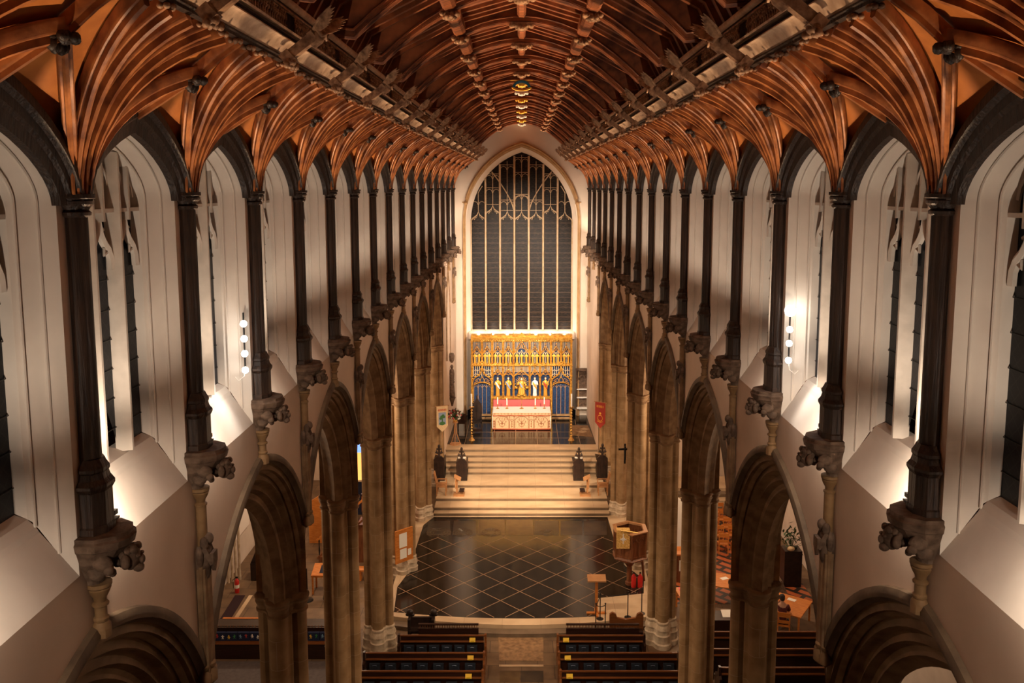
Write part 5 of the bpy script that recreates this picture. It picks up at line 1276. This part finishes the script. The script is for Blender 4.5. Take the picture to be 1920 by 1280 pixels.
M().hexa([(-.55, -.35, .72), (.6, -.35, .72), (.6, .35, .92), (-.55, .35, .92), (-.55, -.35, .80), (.6, -.35, .80), (.6, .35, 1.0), (-.55, .35, 1.0)]).build('table_top', orange_oak, e)
for sx in (-.5, .52):
    for yy in (-.3, .3): M().box(sx-.03, sx+.03, yy-.03, yy+.03, 0, .75).build('leg', orange_oak, e)
def sl(x, w_, matl, lab): 
    q = M(); q.hexa([(x, -.22, .0), (x+w_, -.22, .0), (x+w_, .22, .126), (x, .22, .126), (x, -.22, .01), (x+w_, -.22, .01), (x+w_, .22, .136), (x, .22, .136)]); tag(q.build('display_sheet', matl, None, None, (-7.75, 32.6, .838)), lab, 'paper')
sl(-.25, .14, navy, 'navy sheet on the display table'); sl(-.10, .12, paper, 'white sheet on the display table, left'); sl(.03, .08, red, 'red sheet on the display table'); sl(.12, .16, paper, 'white sheet on the display table, right')
e = E('floor_stand', (-8.35, 31.8, 0), 0, 'black stand with a round chrome foot beside the display table', 'stand'); M().lathe([(.24, 0), (.22, .04), (.03, .07), (.025, 1.3)], 0, 0, 16).build('pole', iron, e, 50)
e = E('donation_pot', (-7.55, 31.75, 0), 0, 'dark pot with a pale round top and white label on the floor', 'pot'); M().lathe([(.14, 0), (.18, .12), (.15, .28)], 0, 0, 14).build('pot', navy, e, 50); M().ball((0, 0, .33), (.12, .12, .1)).build('pale_top', wax, e, 60); M().box(-.1, .1, -.20, -.18, .05, .2).build('white_label', paper, e)
e = E('wooden_staircase', (-7.9, 35.6, 0), 0, 'reddish wooden staircase with dark turned balusters rising in the left aisle', 'staircase')
q = M()
for k in range(9): q.box(-.8+.28*k, -.8+.28*k+.30, -.4, .5, 0, .24*(k+1))
q.build('steps', pulpit_oak, e)
M().bar((-.85, -.45, 1.0), (1.6, -.45, 3.2), .06, .08).build('handrail', orange_oak, e); M().bar((-.85, -.45, .22), (1.6, -.45, 2.3), .06, .08).build('string', pulpit_oak, e)
for k in range(9):
    x = -.75+.27*k; z1 = .26+.235*k; M().lathe([(.035, z1), (.02, z1+.1), (.04, z1+.3), (.018, z1+.5), (.03, z1+.72), (.02, z1+.9)], x, -.45, 7).build('baluster', iron, e, 50)
e = E('inclined_panel', (-8.6, 37.2, 0), 0, 'glossy orange wooden panel above the staircase in the left aisle', 'panel'); M().hexa([(-1.0, 0, 0), (1.2, 0, 0), (1.2, .1, 0), (-1.0, .1, 0), (-1.0, 0, 1.9), (1.2, 0, 3.3), (1.2, .1, 3.3), (-1.0, .1, 1.9)]).build('board', orange_oak, e); M().tube([(-.4, -.04, 1.5), (-.3, -.04, 2.0)], .035, 6).build('white_handle', wax, e); M().tube([(.25, -.04, 1.9), (.35, -.04, 2.4)], .035, 6).build('white_handle', wax, e)
e = E('vestry_cabinet', (-6.0, 36.6, 0), 0, 'dark panelled wooden cabinet between the left piers', 'cabinet'); M().box(-.7, .7, -.3, .4, 0, 1.9).build('body', pulpit_oak, e); M().box(-.75, .75, -.34, .44, 1.9, 1.97).build('top', orange_oak, e)
for sx in (-1, 1): q = M(); q.box(sx*.35-.3, sx*.35+.3, -.32, -.3, .1, 1.8); q.build('door', pew_oak, e)
e = E('orange_board', (-6.4, 37.8, 1.8), 0, 'bright orange wooden screen panel above the dark cabinet', 'panel'); M().box(-.9, .9, -.05, .05, -1.8, .2).build('board', orange_oak, e); M().box(-.92, .92, -.08, .08, .2, .3).build('cap', pew_oak, e)
e = E('small_bench', (-6.1, 33.6, 0), 0, 'low orange wooden bench in front of the dark cabinet', 'bench'); M().box(-.6, .6, -.2, .2, .42, .48).build('seat', orange_oak, e)
for sx in (-.5, .5): M().box(sx-.04, sx+.04, -.16, .16, 0, .42).build('leg', orange_oak, e)
# lit stained-glass panels beyond the piers
def litwin(n, x0, x1, y, z0, z1, lab):
    e = E('window_%d' % n, ((x0+x1)/2, y, z0)); struct(e, lab); a = (x1-x0)/2; h = z1-z0
    M().box(-a, a, 0, .05, h*.55, h*.75).build('blue_pane', st_blue, e); M().box(-a, -a*.3, 0, .05, h*.75, h).build('red_pane', st_red, e); M().box(-a*.3, a*.4, 0, .05, h*.75, h).build('white_pane', st_white, e); M().box(a*.4, a, 0, .05, h*.75, h).build('red_pane', st_red, e)
    M().box(-a, a*.1, 0, .05, 0, h*.55).build('amber_pane', st_amber, e); M().box(a*.1, a, 0, .05, 0, h*.55).build('amber_pane', st_amber, e)
    q = M(); q.box(-a-.06, a+.06, -.05, .08, -.08, 0); q.box(-a-.06, a+.06, -.05, .08, h, h+.08)
    for x in (-a-.06, -a*.3, a*.4, a): q.box(x, x+.05, -.05, .08, 0, h)
    q.build('window_frame', base_stone, e)
litwin(34, -8.2, -5.6, 40.5, 1.8, 4.3, 'lit stained-glass window seen between the left piers'); litwin(35, 6.1, 7.2, 42.5, 1.4, 3.3, 'lit stained-glass window seen between the right piers')
obm('dark_screen', M().box(-9.2, -5.4, 40.6, 40.7, 0, 1.7), navy, 'dark screen below the lit stained-glass window on the left', 'screen')

# ================================================================= RIGHT AISLE
# red and black tiled floor, steps beyond
tile = mat('tiled_floor', (.40, .10, .03), .45); add_lines(tile, (.03, .02, .015), rot=(0, 0, pi/4), w=.9, h=.42, mortar=.09)
tag(M().box(5.9, 11.4, 31.5, 41.2, 0, .012).build('tiled_floor', tile), 'red and black diagonal tiled floor in the right aisle', 'floor')
for k in range(4): tag(M().box(5.8, 11.5, 41.2+.5*k, 44.5, .15*k, .15*(k+1)).build('aisle_step', step_stone if k % 2 else riser_stone_shaded), 'pale stone step at the far end of the right aisle, %s up' % ORD[k].replace('nearest', 'lowest'), 'step')
ch0 = None
for r in range(5):
    for c_ in range(5):
        x, y = 7.6+.62*c_, 36.0+.92*r; lb = 'orange wooden chair in the right aisle, row %s, seat %s from the nave' % (['nearest', 'second', 'third', 'fourth', 'farthest'][r], ['first', 'second', 'third', 'fourth', 'fifth'][c_])
        if ch0 is None:
            ch0 = e = E('wooden_chair', (x, y, .012), 0, lb, 'chair', 'orange chairs in rows in the right aisle')
            M().box(-.21, .21, -.02, .38, .42, .46).build('seat', orange_oak, e)
            q = M(); q.box(-.2, .2, -.03, .0, .78, .95); q.box(-.2, .2, -.03, 0, .55, .66); q.build('backrest', orange_oak, e)
            for sx in (-1, 1):
                M().box(sx*.2-.02, sx*.2+.02, -.035, .005, 0, .96).build('rear_leg', orange_oak, e); M().box(sx*.2-.02, sx*.2+.02, .34, .38, 0, .42).build('front_leg', orange_oak, e)
        else: dup(ch0, (x, y, .012), lb)
def table(x, y, w_, d_, rz, lab):
    e = E('wooden_table', (x, y, 0), rz, lab, 'table'); M().box(-w_/2, w_/2, -d_/2, d_/2, .71, .75).build('table_top', orange_oak, e)
    for sx in (-1, 1):
        for sy in (-1, 1): M().box(sx*(w_/2-.08)-.03, sx*(w_/2-.08)+.03, sy*(d_/2-.08)-.03, sy*(d_/2-.08)+.03, 0, .71).build('leg', orange_oak, e)
table(8.05, 31.9, 1.6, 1.2, -.3, 'orange wooden table with papers behind the second right pier'); table(6.35, 30.9, .9, 1.0, .1, 'small wooden table with a red cloth between the right piers'); table(9.75, 30.05, 1.5, 1.5, -.6, 'orange wooden table at which a person sits')
obm('red_cloth', M().box(6.0, 6.75, 30.55, 31.35, .751, .765), redp, 'bright red cloth on the small table', 'cloth')
for k, (x, y, w_, a, lb) in enumerate(((7.95, 32.1, .3, .4, 'white paper on the far table, left of the glass'), (8.5, 31.85, .28, -.5, 'white paper on the corner of the far table'), (9.35, 30.35, .26, .3, 'white crumpled paper on the table left of the person'), (10.05, 30.35, .3, -.7, 'white paper on the table right of the person'))):
    q = M(); q.box(-w_/2, w_/2, -.1, .1, 0, .008); o = tag(q.build('paper_sheet', paper, None, None, (x, y, .751), a), lb, 'paper')
obm('notice_paper', M().hexa([(-.28, -.15, 0), (.28, -.15, 0), (.28, .2, .1), (-.28, .2, .1), (-.28, -.15, .01), (.28, -.15, .01), (.28, .2, .11), (-.28, .2, .11)]), paper, 'large white sheet lying on the dark desk behind the right pier', 'paper', loc=(7.35, 28.75, .98))
obm('aisle_desk', M().box(6.3, 8.1, 28.4, 29.1, 0, .975), pew_oak, 'dark wooden desk at the front of the right aisle pews', 'desk')
e = E('drinking_glass', (8.22, 31.95, .751), 0, 'small clear drinking glass on the far table', 'glass'); M().lathe([(.035, 0), (.04, .12)], 0, 0, 12).build('body', st_white if False else paper, e, 50)
obm('tablet', M().box(-.16, .16, -.11, .11, 0, .012), iron, 'black tablet lying on the table before the person', 'tablet', loc=(9.55, 30.55, .752))
e = E('dark_coat', (8.35, 30.85, .45), .2, 'dark navy coat draped over a chair at the far table', 'coat')
q = M(); q.lathe([(.32, 0), (.36, .2), (.33, .5), (.26, .68), (.10, .76)], 0, 0, 12, sy=.6); q.tube([(-.28, 0, .6), (-.4, -.05, .3), (-.36, -.1, -.05)], [.10, .09, .07], 8); q.tube([(.28, 0, .6), (.42, .05, .35), (.4, 0, .02)], [.10, .09, .07], 8); q.build('cloth', navy, e, 60)
def plainchair(x, y, rz, lab):
    e = dup(ch0, (x, y, 0), lab, rz); e['group'] = 'chairs at the right aisle tables'
plainchair(8.35, 30.75, 0, 'orange wooden chair under the dark navy coat'); plainchair(9.35, 29.0, -.3, 'orange wooden chair on which the person sits')
obm('white_screen', M().hexa([(6.2, 35.4, 0), (7.3, 35.4, 0), (7.3, 35.5, 0), (6.2, 35.5, 0), (6.2, 35.4, 3.2), (7.3, 35.4, 2.3), (7.3, 35.5, 2.3), (6.2, 35.5, 3.2)]), white, 'white sloping panel standing between the right piers', 'panel')
e = E('dark_cabinet', (6.6, 33.6, 0), 0, 'dark brown cabinet below the white sloping panel', 'cabinet'); M().box(-.6, .6, -.3, .4, 0, 1.15).build('body', pulpit_oak, e); M().box(-.65, .65, -.34, .44, 1.15, 1.22).build('top', orange_oak, e); M().box(-.2, .3, -.32, -.3, .5, .95).build('window_panel', paper, e)
e = E('floral_stand', (10.9, 33.2, 0), 0, 'dark plant arrangement on a black stand by the right aisle wall', 'plant')
M().box(-.35, .35, -.3, .3, 0, 1.5).build('stand', stall_oak, e); q = M(); rg = random.Random(5)
for k in range(90):
    c = V((rg.gauss(0, .22), rg.gauss(0, .2), 1.95+rg.gauss(0, .24))); u = V((rg.uniform(-1, 1), rg.uniform(-1, 1), rg.uniform(-1, 1))).normalized()*.12; w_ = u.cross(V((.3, .5, .8))).normalized()*.045; q.add([c-u, c+w_, c+u, c-w_], [(0, 1, 2, 3)])
    if k % 5 == 0: q.tube([(0, 0, 1.5), c], .008, 4)
q.build('foliage', leafm, e); M().ball((-.1, -.25, 1.6), (.16, .1, .1)).build('pale_blooms', cream, e, 60)
q = M(); q.box(11.7, 11.95, 31.2, 31.9, 0, 5); q.box(11.6, 11.9, 32.2, 32.5, 0, 5); tag(q.build('red_curtain', maroon), 'dark red hanging by the right aisle wall', 'curtain')
obm('stone_chest', M().hexa([(9.2, 32.1, 0), (10.5, 32.1, 0), (10.5, 33.0, 0), (9.2, 33.0, 0), (9.4, 32.3, .55), (10.3, 32.3, .55), (10.3, 32.8, .55), (9.4, 32.8, .55)]), corbel_stone, 'low worn stone block behind the person in the right aisle', 'stone block')
# the seated person
def skin_obj(name, verts, edges, rad, m, parent, root=0, sub=1):
    me = bpy.data.meshes.new(name); me.from_pydata(verts, edges, []); me.materials.append(m); o = bpy.data.objects.new(name, me); C.objects.link(o); o.parent = parent
    md = o.modifiers.new('skin', 'SKIN'); md.use_smooth_shade = True
    for i, r in enumerate(rad): me.skin_vertices[0].data[i].radius = (r, r) if not isinstance(r, tuple) else r
    me.skin_vertices[0].data[root].use_root = True
    s2 = o.modifiers.new('sub', 'SUBSURF'); s2.levels = sub; s2.render_levels = sub; return o
pe = E('person', (9.35, 29.15, 0), -.1, 'seated person in a maroon sweater resting the chin on one hand', 'person')
B = [(0, 0, .52), (0, .02, .72), (0, .08, .95), (0, .14, 1.10), (0, .17, 1.19), (0, .20, 1.29), (0, .22, 1.38),   # pelvis..head
     (-.19, .13, 1.06), (-.30, .30, .84), (-.10, .42, .98), (-.06, .36, 1.12),                                   # left arm to chin
     (.19, .13, 1.06), (.30, .30, .82), (.12, .52, .80), (.06, .60, .79),                                      # right arm on the table
     (-.11, .06, .50), (-.13, .46, .50), (-.13, .44, .08), (-.13, .58, .05), (.11, .06, .50), (.13, .46, .50), (.13, .44, .08), (.13, .58, .05)]
Ed = [(0, 1), (1, 2), (2, 3), (3, 4), (4, 5), (5, 6), (3, 7), (7, 8), (8, 9), (9, 10), (3, 11), (11, 12), (12, 13), (13, 14), (0, 15), (15, 16), (16, 17), (17, 18), (0, 19), (19, 20), (20, 21), (21, 22)]
Rd = [(.15, .12), (.13, .11), (.15, .11), (.13, .10), .055, .085, .08, .065, .045, .03, .035, .065, .045, .03, .035, .09, .07, .045, .035, .09, .07, .045, .035]
nB = len(B)
for hnd, base_, dr in ((10, V(B[10]), V((.02, -.03, .05))), (14, V(B[14]), V((-.03, .05, -.01)))):
    for f_ in range(5):
        off = V(((f_-2)*.013, 0, 0)) if f_ < 4 else V((.03, -.01, -.01)); ln = (.85, 1.0, .95, .8, .6)[f_]
        B += [tuple(base_+off*.8+dr*.55*ln), tuple(base_+off*1.2+dr*1.15*ln+V((0, 0, -.012)))]; Rd += [.009, .007]; Ed += [(hnd, len(B)-2), (len(B)-2, len(B)-1)]
skin_obj('body', B, Ed, Rd, skin, pe)
skin_obj('sweater', [B[i] for i in (1, 2, 3, 7, 8, 9, 11, 12, 13, 0)], [(9, 0), (0, 1), (1, 2), (2, 3), (3, 4), (4, 5), (2, 6), (6, 7), (7, 8)], [(.155, .135), (.17, .13), (.15, .115), .085, .062, .048, .085, .062, .048, (.16, .14)], maroon, pe, 9)
skin_obj('trousers', [B[i] for i in (0, 15, 16, 17, 19, 20, 21)], [(0, 1), (1, 2), (2, 3), (0, 4), (4, 5), (5, 6)], [(.16, .13), .10, .082, .06, .10, .082, .06], navy, pe)
q = M(); q.ball((0, .185, 1.385), (.10, .108, .10), 12, 9); q.ball((0, .15, 1.33), (.095, .08, .10), 10, 8); q.build('hair', hair, pe, 60)
q = M(); q.ball((0, .315, 1.335), (.014, .02, .022), 6, 5)
for sg in (-1, 1): q.ball((sg*.088, .215, 1.33), (.014, .022, .032), 6, 5)
q.build('nose_and_ears', skin, pe, 60); q = M()
for sg in (-1, 1): q.ball((sg*.032, .30, 1.355), (.012, .006, .008), 6, 4)
q.box(-.025, .025, .298, .304, 1.292, 1.299); q.build('eyes_and_mouth', hair, pe)

# ================================================================= LAMP BARS on the window jambs
for s, pts_ in ((-1, [(432, 601), (435, 629), (438, 657), (440, 688)]), (1, [(1500, 577), (1496, 612), (1496, 638), (1494, 670)])):
    yy = dy(2, s)-.42; x = s*4.50; e = E('lamp_bar', (x, yy, 13.0), 0, 'vertical bar of four bright lamps on the %s window jamb' % SIDE[s], 'lamp')
    M().box(-.01, .01, .0, .03, .05, .98).build('bar', iron, e)
    M().tube([(0, 0, .05), (-s*.0, -.05, -.05), (s*.08, -.08, -.12), (s*.14, -.08, -.06)], .008, 6).build('cable', plaster, e, 50)
    for k, (px, py) in enumerate(pts_):
        z = EYE-(py-350)*(yy*.993+.3)/1610/.993-13.0
        M().ball((-s*.03, -.08, z), ((.055, .055, .055) if k or s < 0 else (.095, .095, .095)), 12, 9).build('bulb', bulb, e, 60); M().box(-s*.03-.03, -s*.03+.03, -.03, .0, z-.03, z+.03).build('socket', plaster, e)
    point('lamp_bar_glow', (x-s*.22, yy-.34, 13.4), 2.5, COOL, .05)
    point('lamp_bar_glow', (x-s*.16, yy-.40, 12.85), 4, COOL, .05)
    spot('lamp_bar_beam', (x-s*.15, yy-.3, 13.2), (s*4.65, yy-.9, 12.3), 40, COOL, 80, .8, .05)
